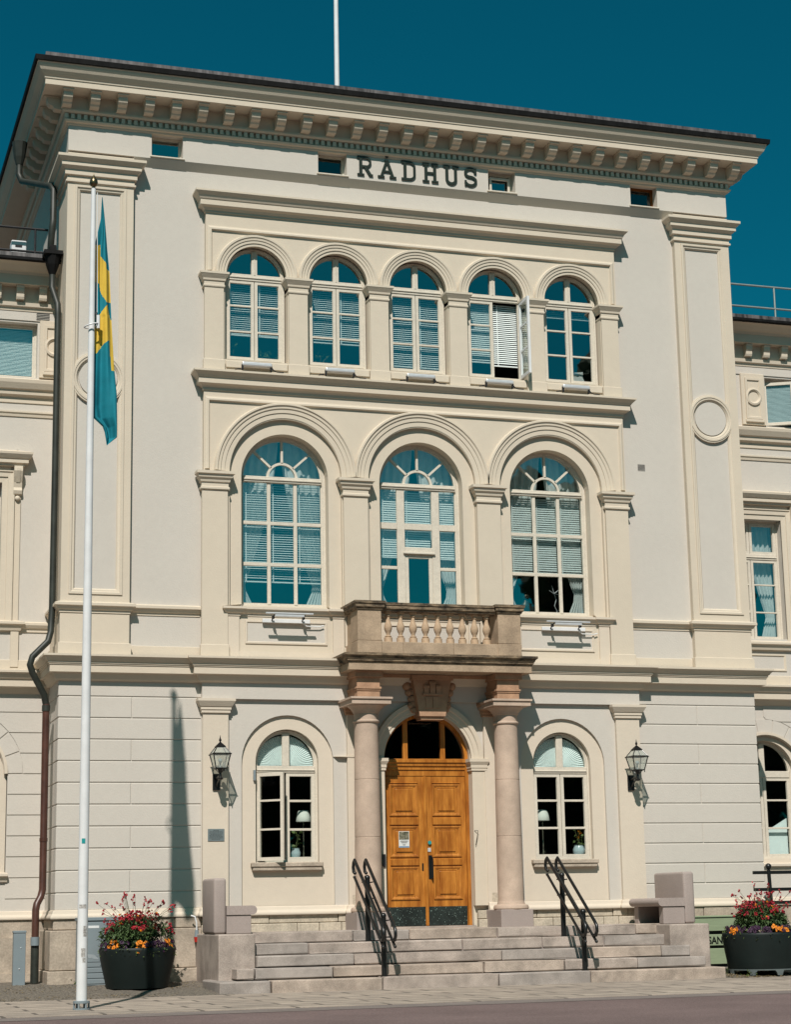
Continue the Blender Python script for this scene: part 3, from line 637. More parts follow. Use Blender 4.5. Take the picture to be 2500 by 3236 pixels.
for s in (-1, 1):
    bm = B()
    for (px, pz, r, h) in ((.43,5.22,.085,.2),(.395,5.10,.07,.17),(.37,4.98,.05,.13),(.36,4.87,.06,.14),(.33,4.79,.045,.1)): ball(bm, (s*px, -.12, pz), r, 10); box(bm, min(s*(px-.12),s*px), max(s*(px-.12),s*px), -.17, .0, pz-.05, pz+.05)
    obj('scroll_carving', bm, SANDR, ks, smooth=30)

# ------------------------------------------------------------------ porch columns and balcony
PX, PY = 1.325, -.50
def column(cx):
    bm = B(); n = 40
    lathe(bm, [(.235,1.30),(.235,1.36),(.23,1.40),(.232,2.2),(.228,2.49),(.224,2.492),(.224,2.508),(.228,2.51),(.226,3.0),(.221,3.49),(.217,3.492),(.217,3.508),(.221,3.51),(.210,4.45),(.212,4.50)], (cx,PY,0), n)
    co = obj('column', bm, SAND, TH, smooth=30)
    bm = B(); lathe(bm, [(.30,1.215),(.315,1.235),(.315,1.265),(.30,1.295),(.25,1.31),(.235,1.37)], (cx,PY,0), n); obj('column_base', bm, SAND, co, smooth=30)
    bm = B(); rbox(bm, cx-.305, cx+.305, PY-.30, .0, .90, 1.22, .01, 1); obj('column_pedestal', bm, GRANB, co)
    bm = B(); lathe(bm, [(.212,4.49),(.235,4.505),(.24,4.52),(.235,4.54),(.215,4.55),(.215,4.66),(.23,4.67),(.235,4.69),(.28,4.75),(.33,4.79),(.335,4.81)], (cx,PY,0), n); box(bm, cx-.36, cx+.36, PY-.36, -.02, 4.81, 4.895); box(bm, cx-.385, cx+.385, PY-.385, -.02, 4.895, 4.93)
    obj('column_capital', bm, SAND, co, smooth=30)
    bm = B(); box(bm, cx-.21, cx+.21, PY-.18, .0, 4.93, 5.40); box(bm, cx-.222, cx+.222, PY-.195, -.01, 5.06, 5.09); box(bm, cx-.235, cx+.235, PY-.21, -.012, 5.09, 5.125); obj('entablature_block', bm, SANDR, co)
    bm = B(); box(bm, cx-.26, cx+.26, PY-.23, -.014, 5.30, 5.404); obj('entablature_block', bm, SANDR, co)
column(-PX); column(PX)
bm = B(); box(bm, -1.5, 1.5, -.30, .0, 5.30, 5.355)
bal = obj('balcony', bm, SANDR, TH); bal.location.z = .05
SP = [(-.62,-.02),(-.0,0)]
bp = [(-1.62,.0),(-1.62,-.74),(1.62,-.74),(1.62,.0)]
bm = B(); box(bm, -1.6, 1.6, -.74, .05, 5.36, 5.66); band(bm, bp, [(-.1,5.358),(.11,5.358),(.11,5.475),(-.1,5.475)]); obj('balcony_slab', bm, SANDB, bal)
bm = B(); band(bm, bp, [(-.1,5.476),(.115,5.476),(.12,5.50),(.145,5.515),(.145,5.54),(.155,5.545),(.175,5.59),(.205,5.61),(.205,5.65),(-.1,5.69)]); obj('slab_moulding', bm, STAIN, bal)
bm = B()
for xs in ((-1.56,-.7),(-.7,.25),(.25,1.56)): rbox(bm, xs[0]+.002, xs[1]-.002, -.82, -.55, 5.66, 5.87, .006, 1)
for s in (-1, 1): box(bm, min(s*1.555,s*1.28), max(s*1.555,s*1.28), -.545, .02, 5.66, 5.87)
obj('balcony_base', bm, SANDB, bal)
for s in (-1, 1):
    bm = B(); xa, xb = sorted((s*1.11, s*1.55)); rbox(bm, xa, xb, -.835, -.40, 5.88, 6.44, .008, 1); rbox(bm, xa-.004, xb+.004, -.84, -.40, 5.662, 5.878, .006, 1); box(bm, min(s*1.52,s*1.30), max(s*1.52,s*1.30), -.40, .02, 5.87, 6.44); obj('pedestal', bm, SANDB, bal)
    bm = B(); band(bm, [(xa,.02),(xa,-.835),(xb,-.835),(xb,.02)], [(-.2,6.43),(.02,6.435),(.025,6.46),(.05,6.48),(.05,6.53),(.07,6.545),(.07,6.59),(-.2,6.615)]); obj('pedestal_cap', bm, STAIN, bal)
bm = B(); band(bm, [(-1.10,-.79),(1.10,-.79)], [(-.22,6.42),(.0,6.425),(.005,6.45),(.03,6.465),(.03,6.52),(.045,6.53),(.045,6.575),(-.25,6.595)]); obj('handrail', bm, STAIN, bal)
BP = [(.075,5.87),(.075,5.96),(.05,5.965),(.06,5.985),(.038,6.0),(.035,6.03),(.055,6.07),(.072,6.12),(.07,6.17),(.045,6.24),(.034,6.30),(.034,6.335),(.05,6.345),(.05,6.365),(.038,6.37),(.042,6.39),(.068,6.395),(.068,6.43)]
bm = B(); lathe(bm, BP, (0,-.68,0), 20); b0 = obj('baluster', bm, SANDL, bal, smooth=35); b0.location.x = -.94
for k in range(1, 9): c = b0.copy(); COL.objects.link(c); c.location.x = -.94+.235*k

# ------------------------------------------------------------------ wings
def clip_course(bm, x0, x1, z0, z1, cx, rr, zs, yf, yb, ri=.87):
    """one course of blocks, cut round the arch ring of radius rr"""
    a, b = z0+.009, z1-.009; zz = [a+(b-a)*k/8 for k in range(9)]
    def ext(z): return math.sqrt(max(0, rr*rr-(z-zs)**2)) if z > zs else ri
    if a > zs+rr: plate(bm, [rect(x0,x1,a,b)], yf, yb); return
    for s in (-1, 1):
        side = [(cx+s*ext(z), z) for z in zz]
        far = x0 if s < 0 else x1
        if (far-cx)*s < rr+.02: continue
        plate(bm, [[(far,a)]+side+[(far,b)]], yf, yb)
def wing(s):
    yw = 1.3; cx = -8.25 if s < 0 else 7.58
    x0, x1 = (-13, -HX+.1) if s < 0 else (HX-.1, 13)
    bm = B(); zs0 = 3.72; ins = .87; outr = 1.14
    zs = [1.34]+[zs0-.36*k for k in range(6,0,-1)]+[zs0+.36*k for k in range(0,5)]; zs = [z for z in zs if z < 5.1]+[5.22]
    for a, b in zip(zs, zs[1:]): clip_course(bm, x0, x1, a, b, cx, outr, zs0, yw, yw+.05)
    n = 9
    for k in range(n):
        a0, a1 = 180*k/n+.7, 180*(k+1)/n-.7
        plate(bm, [arc(cx,zs0,outr-.012,a0,a1,6)+list(reversed(arc(cx,zs0,ins,a0,a1,6)))], yw, yw+.05)
    plate(bm, [rect(x0,x1,1.2,5.25), arch(cx,ins,1.99,zs0)], yw+.014, yw+.3)
    wo = obj('wing_ground_wall', bm, PLASTER, TH)
    bm = B(); plate(bm, [arch(cx,ins-.01,1.86,zs0), arch(cx,.65,2.1,zs0+.06)], yw+.07, yw+.25); facemould(bm, arc(cx,zs0,ins,180,0,32), [(0,yw+.02),(.0,yw-.03),(.05,yw-.03),(.07,yw+.02)])
    band(bm, [(cx-.9,yw),(cx+.9,yw)], [(-.2,1.84),(.03,1.85),(.06,1.93),(.10,1.95),(.10,1.99),(-.2,2.04)]); obj('window_surround', bm, CREAM2, TH)
    bm = B(); band(bm, [(x0,yw),(x1,yw)], BM); obj('base_moulding', bm, CREAM2, TH)
    bm = B(); box(bm, x0, x1, yw-.04, yw+.3, .9, 1.2); box(bm, x0, x1, yw-.1, yw+.3, .3, .9); box(bm, x0, x1, yw-.16, yw+.3, -.2, .3); obj('plinth', bm, STONE, TH)
    # arched window
    y = yw+.19; bm = frame_bm(cx, .65, 2.1, zs0+.06, y, .06)
    bar(bm, cx-.6, cx+.6, 3.70, 3.83, y-.012, .07); bar(bm, cx-.06, cx+.06, 3.8, 4.38, y-.01)
    for q in (-1, 1):
        a, b = sorted((cx+q*.006, cx+q*.6)); facemould(bm, rect(a,b,2.13,3.70), [(0,y+.004),(.06,y+.004),(.065,y+.05),(0,y+.05)], True)
        for z in (2.70, 3.25): bar(bm, a+.05, b-.05, z-.018, z+.018, y+.008, .035, .004)
    wn = obj('window', bm, FRAMEW, TH); obj('pane', pane_bm(cx, .62, 2.14, zs0+.06, y+.035), GLASSG, wn)
    if s > 0:
        bm = B(); plate(bm, [[(cx+.04,2.15),(cx+.04,2.62),(cx+.55,2.9),(cx+.55,2.15)]], y+.12, y+.14); obj('inner_screen', bm, BLIND, wn)
    # belt cornice
    bm = B(); band(bm, [(x0,yw),(x1,yw)], [(-.05,5.10),(0,5.12),(.04,5.15),(.10,5.22),(.16,5.24),(.16,5.36),(.19,5.38),(.24,5.46),(.27,5.48),(.27,5.52),(-.05,5.57)]); obj('belt_cornice', bm, CREAM, TH)
    # first floor wall
    wx = 1.0 if s < 0 else 1.0
    ax0, ax1 = (-9.2,-7.02) if s < 0 else (8.06,10.25)
    bm = B(); plate(bm, [rect(x0,x1,5.2,12.4), rect(cx-.65,cx+.65,6.48,8.95), rect(ax0,ax1,10.95,12.0)], yw, yw+.3); obj('wing_wall', bm, PLASTER, TH)
    bm = B(); ca, cb = cx-.65, cx+.65
    facemould(bm, [(ca,6.40),(ca,8.95),(cb,8.95),(cb,6.40)], [(0,yw+.02),(0,yw-.02),(-.10,yw-.025),(-.105,yw-.045),(-.18,yw-.05),(-.20,yw-.07),(-.22,yw-.07),(-.22,yw+.02)])
    box(bm, cx-.80, cx+.80, yw-.04, yw+.02, 9.18, 9.30)
    for q in (-1, 1): xa, xb = sorted((cx+q*.86, cx+q*.985)); box(bm, xa, xb, yw-.03, yw+.02, 6.42, 9.2)
    obj('window_surround', bm, CREAM, TH)
    bm = B(); px0, px1 = cx-1.0, cx+1.0
    band(bm, [(px0,yw),(px0,yw-.06),(px1,yw-.06),(px1,yw)], [(-.05,9.24),(.05,9.25),(.06,9.29),(.10,9.30),(.10,9.37),(.12,9.38),(.17,9.45),(.175,9.49),(-.1,9.58)]); obj('window_pediment', bm, CREAM, TH)
    for q in (-1, 1):
        bm = B(); xm = cx+q*.925; pf = [(yw,9.24),(yw-.17,9.24),(yw-.18,9.15),(yw-.14,9.05),(yw-.09,8.95),(yw-.07,8.86),(yw-.10,8.80),(yw-.08,8.74),(yw-.05,8.72),(yw,8.72)]
        prism(bm, pf, xm-.075, xm+.075); prism(bm, [(yw-.01,9.2),(yw-.19,9.2),(yw-.19,9.15),(yw-.1,8.95),(yw-.01,8.95)], xm-.035, xm+.035); ball(bm, (xm,yw-.05,8.66), .05, 10); obj('console', bm, CREAM, TH)
    bm = B(); band(bm, [(x0,yw),(x1,yw)], [(-.05,6.22),(.02,6.23),(.02,6.28),(.05,6.30),(.08,6.35),(.08,6.39),(-.05,6.44)]); band(bm, [(cx-1.0,yw),(cx-1.0,yw-.03),(cx+1.0,yw-.03),(cx+1.0,yw)], [(-.05,6.24),(.03,6.25),(.06,6.34),(.10,6.36),(.10,6.40),(-.05,6.45)])
    band(bm, [(x0,yw),(x1,yw)], [(-.05,5.5),(.03,5.5),(.03,5.72),(-.05,5.75)]); facemould(bm, rect(cx-.55,cx+.55,5.86,6.14), [(-.03,yw),(-.03,yw-.02),(0,yw-.02),(.015,yw)], True); box(bm, cx+.86, cx+1.0, yw-.045, yw+.01, 5.6, 6.3); box(bm, cx-1.0, cx-.86, yw-.045, yw+.01, 5.6, 6.3); obj('sill_moulding', bm, CREAM, TH)
    y = yw+.17; bm = frame_bm(cx, .65, 6.46, 8.95, y, .06, .07, False)
    bar(bm, cx-.6, cx+.6, 8.14, 8.26, y-.012, .07); bar(bm, cx-.6, cx+.6, 8.18, 8.205, y-.03, .05)
    for q in (-1, 1):
        a, b = sorted((cx+q*.006, cx+q*.6))
        facemould(bm, rect(a,b,6.5,8.14), [(0,y+.004),(.055,y+.004),(.06,y+.05),(0,y+.05)], True); facemould(bm, rect(a,b,8.26,8.9), [(0,y+.004),(.055,y+.004),(.06,y+.05),(0,y+.05)], True)
        for z in (7.05, 7.62): bar(bm, a+.05, b-.05, z-.015, z+.015, y+.008, .035, .004)
    wn = obj('window', bm, FRAMEW, TH); obj('pane', pane_bm(cx, .62, 6.5, 8.9, y+.035, False), GLASS, wn)
    obj('curtain', curtain_bm(cx-.6, cx-.02, 8.9, 7.0, 6.4, y+.2, .14, -1), CURT, wn); obj('curtain', curtain_bm(cx+.02, cx+.6, 8.9, 7.0, 6.4, y+.2, .2, 1), CURT, wn)
    # attic storey
    bm = B()
    band(bm, [(x0,yw),(x1,yw)], [(-.05,10.19),(.02,10.2),(.03,10.25),(.05,10.27),(.05,10.30),(-.05,10.32)]); band(bm, [(x0,yw),(x1,yw)], [(-.05,10.42),(.02,10.46),(.02,10.56),(.05,10.58),(.09,10.60),(.10,10.68),(.14,10.70),(.19,10.80),(.20,10.86),(-.05,10.95)])
    obj('storey_cornice', bm, CREAM, TH)
    xa, xb = (-6.98,-6.44) if s < 0 else (7.48,8.02); mx = (xa+xb)/2
    bm = B(); rbox(bm, xa, xb, yw-.06, yw+.02, 10.95, 12.05, .006, 1)
    facemould(bm, rect(mx-.16,mx+.16,11.1,11.92), [(-.03,yw-.06),(-.03,yw-.085),(.015,yw-.085),(.03,yw-.065),(.03,yw-.06)], True); rbox(bm, mx-.21, mx+.21, yw-.10, yw-.05, 11.0, 11.06, .008, 1)
    facemould(bm, arc(mx,11.55,.15,350,0,30), [(-.04,yw-.06),(-.035,yw-.09),(0,yw-.10),(.025,yw-.08),(.04,yw-.06)], True); obj('attic_pilaster', bm, CREAM, TH)
    y = yw+.16; am = (ax0+ax1)/2; ah = (ax1-ax0)/2
    bm = frame_bm(am, ah, 10.95, 12.0, y, .07, .07, False); 
    if s > 0: bar(bm, am-.05, am+.05, 10.95, 12.0, y)
    wn = obj('window', bm, FRAMEW, TH)
    if s < 0:
        obj('pane', pane_bm(am, ah-.05, 11.0, 11.95, y+.03, False), GLASS, wn)
        obj('blind', blind_bm(ax0+.06, ax1-.06, 11.9, 11.04, y+.1, 60, .026, .026, False), BLIND, wn)
    else:
        bm = casement_bm(.62, 11.0, 11.92, ()); oc = obj('casement', bm, FRAMEW, wn); oc.location = (ax0+.04, y-.02, 0); oc.rotation_euler.z = R(-28)
        bm = B(); quad(bm, (.05,.025,11.05),(.57,.025,11.05),(.57,.025,11.87),(.05,.025,11.87)); g = obj('casement_pane', bm, GLASSG, wn); g.location = oc.location; g.rotation_euler = oc.rotation_euler
        o = obj('blind', blind_bm(.05, .57, 11.86, 11.04, .05, 70, .026, .026, False), mat('shaded_blind', (.34, .40, .41), .6, .05, 5), wn); o.location = oc.location; o.rotation_euler = oc.rotation_euler  # darker slat colour paints in the shade lying on this blind
    bm = B(); box(bm, min(x0,x1), max(x0,x1), yw-.02, yw+.03, 12.04, 12.2); obj('attic_band', bm, PLASTER, TH)
    bm = B(); band(bm, [(x0,yw),(x1,yw)], [(-.05,12.2),(.03,12.21),(.04,12.27),(.08,12.29),(.09,12.36),(.06,12.37),(.06,12.66),(.26,12.66),(.26,12.84),(.28,12.85),(.30,12.88),(.36,12.90),(.46,12.97),(.56,13.015),(-.05,13.06)]); obj('wing_cornice', bm, CREAM, TH)
    bm = B(); band(bm, [(x0,yw),(x1,yw)], [(.3,13.02),(.58,13.0),(.61,13.02),(.61,13.07),(.3,13.09)]); obj('eave_gutter', bm, DKMET, TH)
    bm = B(); band(bm, [(x0,yw),(x1,yw)], [(.2,13.06),(.47,13.07),(.45,13.20),(.2,13.22)]); v = [bm.verts.new(c) for c in ((x0,yw-.3,13.2),(x1,yw-.3,13.2),(x1,9,14.0),(x0,9,14.0))]; bm.faces.new(v); obj('wing_roof', bm, ROOFM, TH)
    md = [(1.27,12.655),(.92,12.655),(.92,12.62),(.945,12.61),(.945,12.57),(.96,12.53),(.99,12.51),(1.0,12.44),(1.03,12.40),(1.27,12.40)]
    md = [(1.27-(1.27-a)*.54, b) for a, b in md]; bm = B(); prism(bm, md, -.07, .07); mo = obj('modillion', bm, CREAM, TH); xs = [-7.37+.415*k for k in range(-4, 2)] if s < 0 else [7.23+.415*k for k in range(8)]
    mo.location.x = xs[0]
    for q in xs[1:]: c = mo.copy(); COL.objects.link(c); c.location.x = q
    # rooms behind
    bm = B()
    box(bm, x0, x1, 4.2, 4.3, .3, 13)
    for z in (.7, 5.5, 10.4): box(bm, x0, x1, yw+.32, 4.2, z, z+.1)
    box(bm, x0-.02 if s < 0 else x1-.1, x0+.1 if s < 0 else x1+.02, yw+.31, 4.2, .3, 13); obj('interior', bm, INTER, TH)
wing(-1); wing(1)

# ------------------------------------------------------------------ entrance steps
ST = thing('entrance_steps', 'broad flight of pink granite steps with square end blocks leading up to the oak door', 'steps', (0,-1.5,0))
def local(o, t):      # keep world coordinates while parented to a moved root
    o.location = o.location - t.location; return o
rs = random.Random(3)
for k, (yf, z0, z1, xa, xb, cuts) in enumerate(((-1.45,.74,.925,-3.74,3.92,[-1.9,-.9,.7,2.5,3.3]),(-1.74,.555,.742,-3.74,4.0,[-2.75,-.05,1.4,2.55]),(-2.03,.372,.557,-3.70,4.06,[-2.05,.55,2.1,3.5]),(-2.32,.19,.374,-4.10,4.20,[-3.8,-2.5,.1,1.55,2.9]),(-2.62,-.15,.192,-4.45,4.42,[-3.6,-1.75,.25,1.9]))):
    bm = B(); xs = [xa]+cuts+[xb]
    for a, b in zip(xs, xs[1:]):
        j = rs.uniform(-.016,.016); n0 = len(bm.faces); nv = len(bm.verts); rbox(bm, a+.010, b-.010, yf+j, -.2 if k == 0 else -1.3, z0+.015, z1+rs.uniform(-.006,.006), .017, 2)
        bm.verts.ensure_lookup_table()
        for v in bm.verts[nv:]: v.co += Vector((rs.gauss(0,.004), rs.gauss(0,.005), rs.gauss(0,.0035)))
        bm.faces.ensure_lookup_table(); mi = rs.choice((0,0,1,2))
        for f in bm.faces[n0:]: f.material_index = mi
    local(obj('step', bm, [GRAN, GRAN2, GRAN3], ST), ST)
bm = B(); box(bm, -4.3, 4.3, -1.4, -.1, -.1, .90); box(bm, -3.9, 3.9, -2.2, -.1, -.1, .36); box(bm, -3.8, 3.8, -1.7, -.1, -.1, .73); local(obj('step_core', bm, GRANB, ST), ST)
for s in (-1, 1):
    bm = B(); xa, xb = (-4.31, -3.70) if s < 0 else (3.70, 4.46); rbox(bm, xa, xb, -1.93 if s < 0 else -1.98, -.12, -.1, .915, .02, 2); local(obj('end_block', bm, GRAN, ST), ST)

# ------------------------------------------------------------------ stone benches on the end blocks
def bench(s, lab):
    t = thing('stone_bench', lab, 'bench', (4.1 if s > 0 else -4.03, -1.0, .917), 'stone benches at the top of the steps')
    y0, y1 = -.62, (.60 if s > 0 else .30)
    bm = B(); xa, xb = sorted((s*.08, s*.29)); rbox(bm, xa, xb, y0, y1, 0, .90, .045, 4); obj('backrest', bm, GRANB, t, smooth=30)
    bm = B(); prof = [(s*.078, .305),(s*.078,.45)] + [(s*(-.36)-s*.075*math.sin(R(180*k/8)), .3775+.0725*math.cos(R(180*k/8))) for k in range(9)]
    a = [bm.verts.new((x, y0-.02, z)) for x, z in prof]; b = [bm.verts.new((x, y1, z)) for x, z in prof]
    bm.faces.new(a); bm.faces.new(list(reversed(b)))
    for k in range(len(prof)): bm.faces.new((a[k], b[k], b[(k+1)%len(prof)], a[(k+1)%len(prof)]))
    obj('seat', bm, GRANB, t, smooth=30)
    for yy in ((y0,y0+.18),(y1-.18,y1)):
        bm = B(); xa, xb = sorted((s*.076, s*-.34)); rbox(bm, xa, xb, yy[0], yy[1], 0, .303, .012, 2); obj('leg', bm, GRANB, t)
bench(-1, 'pink granite bench on the end block behind the power plug, facing right'); bench(1, 'pink granite bench beside the planter at the green box, facing left')

# ------------------------------------------------------------------ stair handrails
def handrail(x, lab):
    t = thing('stair_handrail', lab, 'handrail', (x, -2.0, 0), 'black stair handrails')
    yu, yl = .40, -.47
    def zr(y): return 1.08+.72*(y+.47) + .10
    for y, zb in ((yu,.744),(yl,.19)):
        bm = B(); zt = zr(y)-.05
        tube(bm, [(0,y,zb),(0,y,zt)], .045, 12); ball(bm, (0,y,zt+.03), .05); lathe(bm, [(.06,0),(.06,.012)], (0,y,zb), 12); tube(bm, [(-.1,y,zr(y)-.09),(0,y,zr(y)-.10),(.1,y,zr(y)-.09)], .011, 6); tube(bm, [(-.1,y,zr(y)-.36),(.1,y,zr(y)-.36)], .011, 6); obj('post', bm, BLACK, t, smooth=40)
    for sx in (-.1, .1):
        bm = B(); p = []
        for k in range(9): a = R(200-180*k/8+0); p.append((sx, .76+.075+.075*math.cos(a+R(-40))*1.0, zr(.76)-.03+.085*math.sin(a+R(-40))))
        top = [(sx,.80,zr(.76)-.19),(sx,.865,zr(.76)-.17),(sx,.89,zr(.76)-.09),(sx,.86,zr(.76)-.01),(sx,.80,zr(.76)+.03),(sx,.72,zr(.72))]
        bot = [(sx,-.72,zr(-.72)),(sx,-.79,zr(-.77)-.03),(sx,-.80,zr(-.80)-.10),(sx,-.75,zr(-.8)-.17),(sx,-.68,zr(-.8)-.17)]
        tube(bm, top+bot, .028, 10); ball(bm, top[0], .03); ball(bm, bot[-1], .03); obj('top_rail', bm, BLACK, t, smooth=40)
        bm = B(); tube(bm, [(sx,.82,zr(.82)-.30),(sx,-.76,zr(-.76)-.30)], .024, 10); ball(bm, (sx,.82,zr(.82)-.30), .028); ball(bm, (sx,-.76,zr(-.76)-.30), .028); obj('lower_rail', bm, BLACK, t, smooth=40)
handrail(-1.68, 'black iron double stair handrail in front of the left porch column'); handrail(1.86, 'black iron double stair handrail in front of the window with the lamp at its left')

# ------------------------------------------------------------------ flag pole and flag
fp = thing('flag_pole', 'tall white flag pole with a gilded onion finial standing on the sidewalk', 'flag pole', (-7.08,-5.8,0))
bm = B(); tube(bm, [(0,0,.10),(0,0,2.5),(0,0,6),(0,0,9.5),(0,0,11.93)], [.074,.070,.060,.048,.034], 24); obj('pole', bm, WHITE, fp, smooth=40)
bm = B(); lathe(bm, [(.04,11.93),(.02,11.94),(.02,11.95),(.05,11.97),(.064,12.01),(.055,12.06),(.03,12.10),(.008,12.14),(.002,12.17)], seg=20); obj('finial', bm, GOLD, fp, smooth=40)
bm = B(); lathe(bm, [(.115,.085),(.115,.115),(.08,.12)], seg=24); lathe(bm, [(.12,0),(.12,.02)], seg=24)
for a in range(6): tube(bm, [(.1*math.cos(a*1.047),.1*math.sin(a*1.047),.0),(.1*math.cos(a*1.047),.1*math.sin(a*1.047),.1)], .014, 6)
obj('base_flange', bm, GREYM, fp)
bm = B(); tube(bm, [(.105*math.cos(k*.3307),.105*math.sin(k*.3307),9.78+.03*math.cos(k*.33)) for k in range(20)], .012, 6, False); tube(bm, [(.09,-.05,9.93),(.09,-.05,9.73)], .026, 8); obj('halyard_ring', bm, WHITE, fp)
bm = B(); tube(bm, [(.055,-.02,11.86),(.07,-.02,10.5),(.075,-.02,9.95)], .006, 5); obj('halyard', bm, WHITE, fp)
bm = B(); rr = .0755
def decal(bm, a0, a1, z0, z1, r):
    n = 6; v = [[bm.verts.new((r*math.sin(R(a0+(a1-a0)*k/n)), -r*math.cos(R(a0+(a1-a0)*k/n)), z)) for k in range(n+1)] for z in (z0, z1)]
    for k in range(n): bm.faces.new((v[0][k], v[0][k+1], v[1][k+1], v[1][k]))
decal(bm, -32, 8, 2.24, 2.31, .0725); obj('sticker', bm, TEAL, fp)
for a0, a1, z0, z1 in ((-50,30,1.36,1.41),(-20,25,.70,.82),(-5,30,.63,.69),(0,38,.98,1.12)):
    bm = B(); decal(bm, a0, a1, z0, z1, .0745); obj('torn_sticker', bm, STICK, fp)
LEFT = [(-6.95,11.83),(-6.97,11.11),(-6.985,10.76),(-6.995,10.61),(-7.01,10.0),(-6.985,9.96),(-6.99,9.73),(-6.99,9.40),(-7.0,8.76),(-7.0,8.41),(-6.88,8.28),(-6.83,8.02),(-6.825,8.0)]
RIGHT = [(-6.945,11.83),(-6.81,10.63),(-6.78,10.05),(-6.75,9.47),(-6.74,9.23),(-6.70,8.77),(-6.69,8.11),(-6.82,8.0)]
Y1 = [(-7.2,11.12),(-6.96,11.09),(-6.95,10.89),(-6.87,10.80),(-6.86,10.70),(-6.6,10.715),(-6.6,10.21),(-6.79,10.21),(-6.85,10.18),(-6.94,10.34),(-6.96,10.48),(-7.2,10.73)]
Y2 = [(-6.84,10.15),(-6.78,9.94),(-6.5,9.9),(-6.5,9.17),(-6.77,9.12),(-6.79,9.40),(-6.80,9.60),(-6.89,9.53),(-6.99,9.38),(-7.2,9.34),(-7.2,9.73),(-7.01,9.76),(-6.94,10.01)]
def inside(p, poly):
    c = False; n = len(poly)
    for i in range(n):
        (x1,y1),(x2,y2) = poly[i], poly[i-1]
        if (y1 > p[1]) != (y2 > p[1]) and p[0] < (x2-x1)*(p[1]-y1)/(y2-y1)+x1: c = not c
    return c
def lerpz(T, z):
    for (xa,za),(xb,zb) in zip(T, T[1:]):
        if za >= z >= zb: return xa+(xb-xa)*((za-z)/(za-zb) if za > zb else 0)
    return T[-1][0]
fl = thing('flag', 'limp blue flag with a yellow cross hanging from the white pole', 'flag', (-7.08,-5.8,0))
bm = B(); nv, nu = 330, 34; g = []
for j in range(nv+1):
    z = 11.83-3.83*j/nv; xl, xr = lerpz(LEFT, z)-.085*min(1, max(0, (11.5-z)/.5))*min(1, max(0, (z-8.2)/.4))+.012, lerpz(RIGHT, z)+.012; wd = xr-xl
    row = []
    for i in range(nu+1):
        u = i/nu; x = xl+wd*u
        f = .09 - .05*min(1, wd/.2)*(math.sin(u*7.5+z*.9)+.35*math.sin(u*17-z*1.7)) - .035*math.sin(z*2.1+u*3)
        row.append(bm.verts.new((x+7.08, f, z)))
    g.append(row)
for j in range(nv):
    for i in range(nu):
        f = bm.faces.new((g[j][i], g[j][i+1], g[j+1][i+1], g[j+1][i])); c = f.calc_center_median(); p = (c.x-7.08, c.z)
        f.material_index = 1 if (inside(p, Y1) or inside(p, Y2)) else 0; f.smooth = True
obj('cloth', bm, [BLUEF, YELF], fl, fix=False)
bm = B(); tube(bm, [(.06,-.02,9.98),(.075,-.03,9.90),(.08,-.04,9.84)], .018, 6); obj('snap_hook', bm, BLACK, fl)

# ------------------------------------------------------------------ roof flag pole
rp = thing('roof_flag_pole', 'white flag pole without a flag rising from the roof', 'flag pole', (.02,5.4,17.0))
bm = B(); tube(bm, [(0,0,0),(0,0,3),(0,0,9)], [.062,.055,.04], 16); obj('pole', bm, WHITE, rp, smooth=40)
bm = B(); lathe(bm, [(.14,0),(.14,.05),(.08,.06),(.08,.25)], seg=16); obj('pole_foot', bm, GREYM, rp)
bm = B(); ball(bm, (0,0,9.07), .09); obj('finial', bm, GOLD, rp)

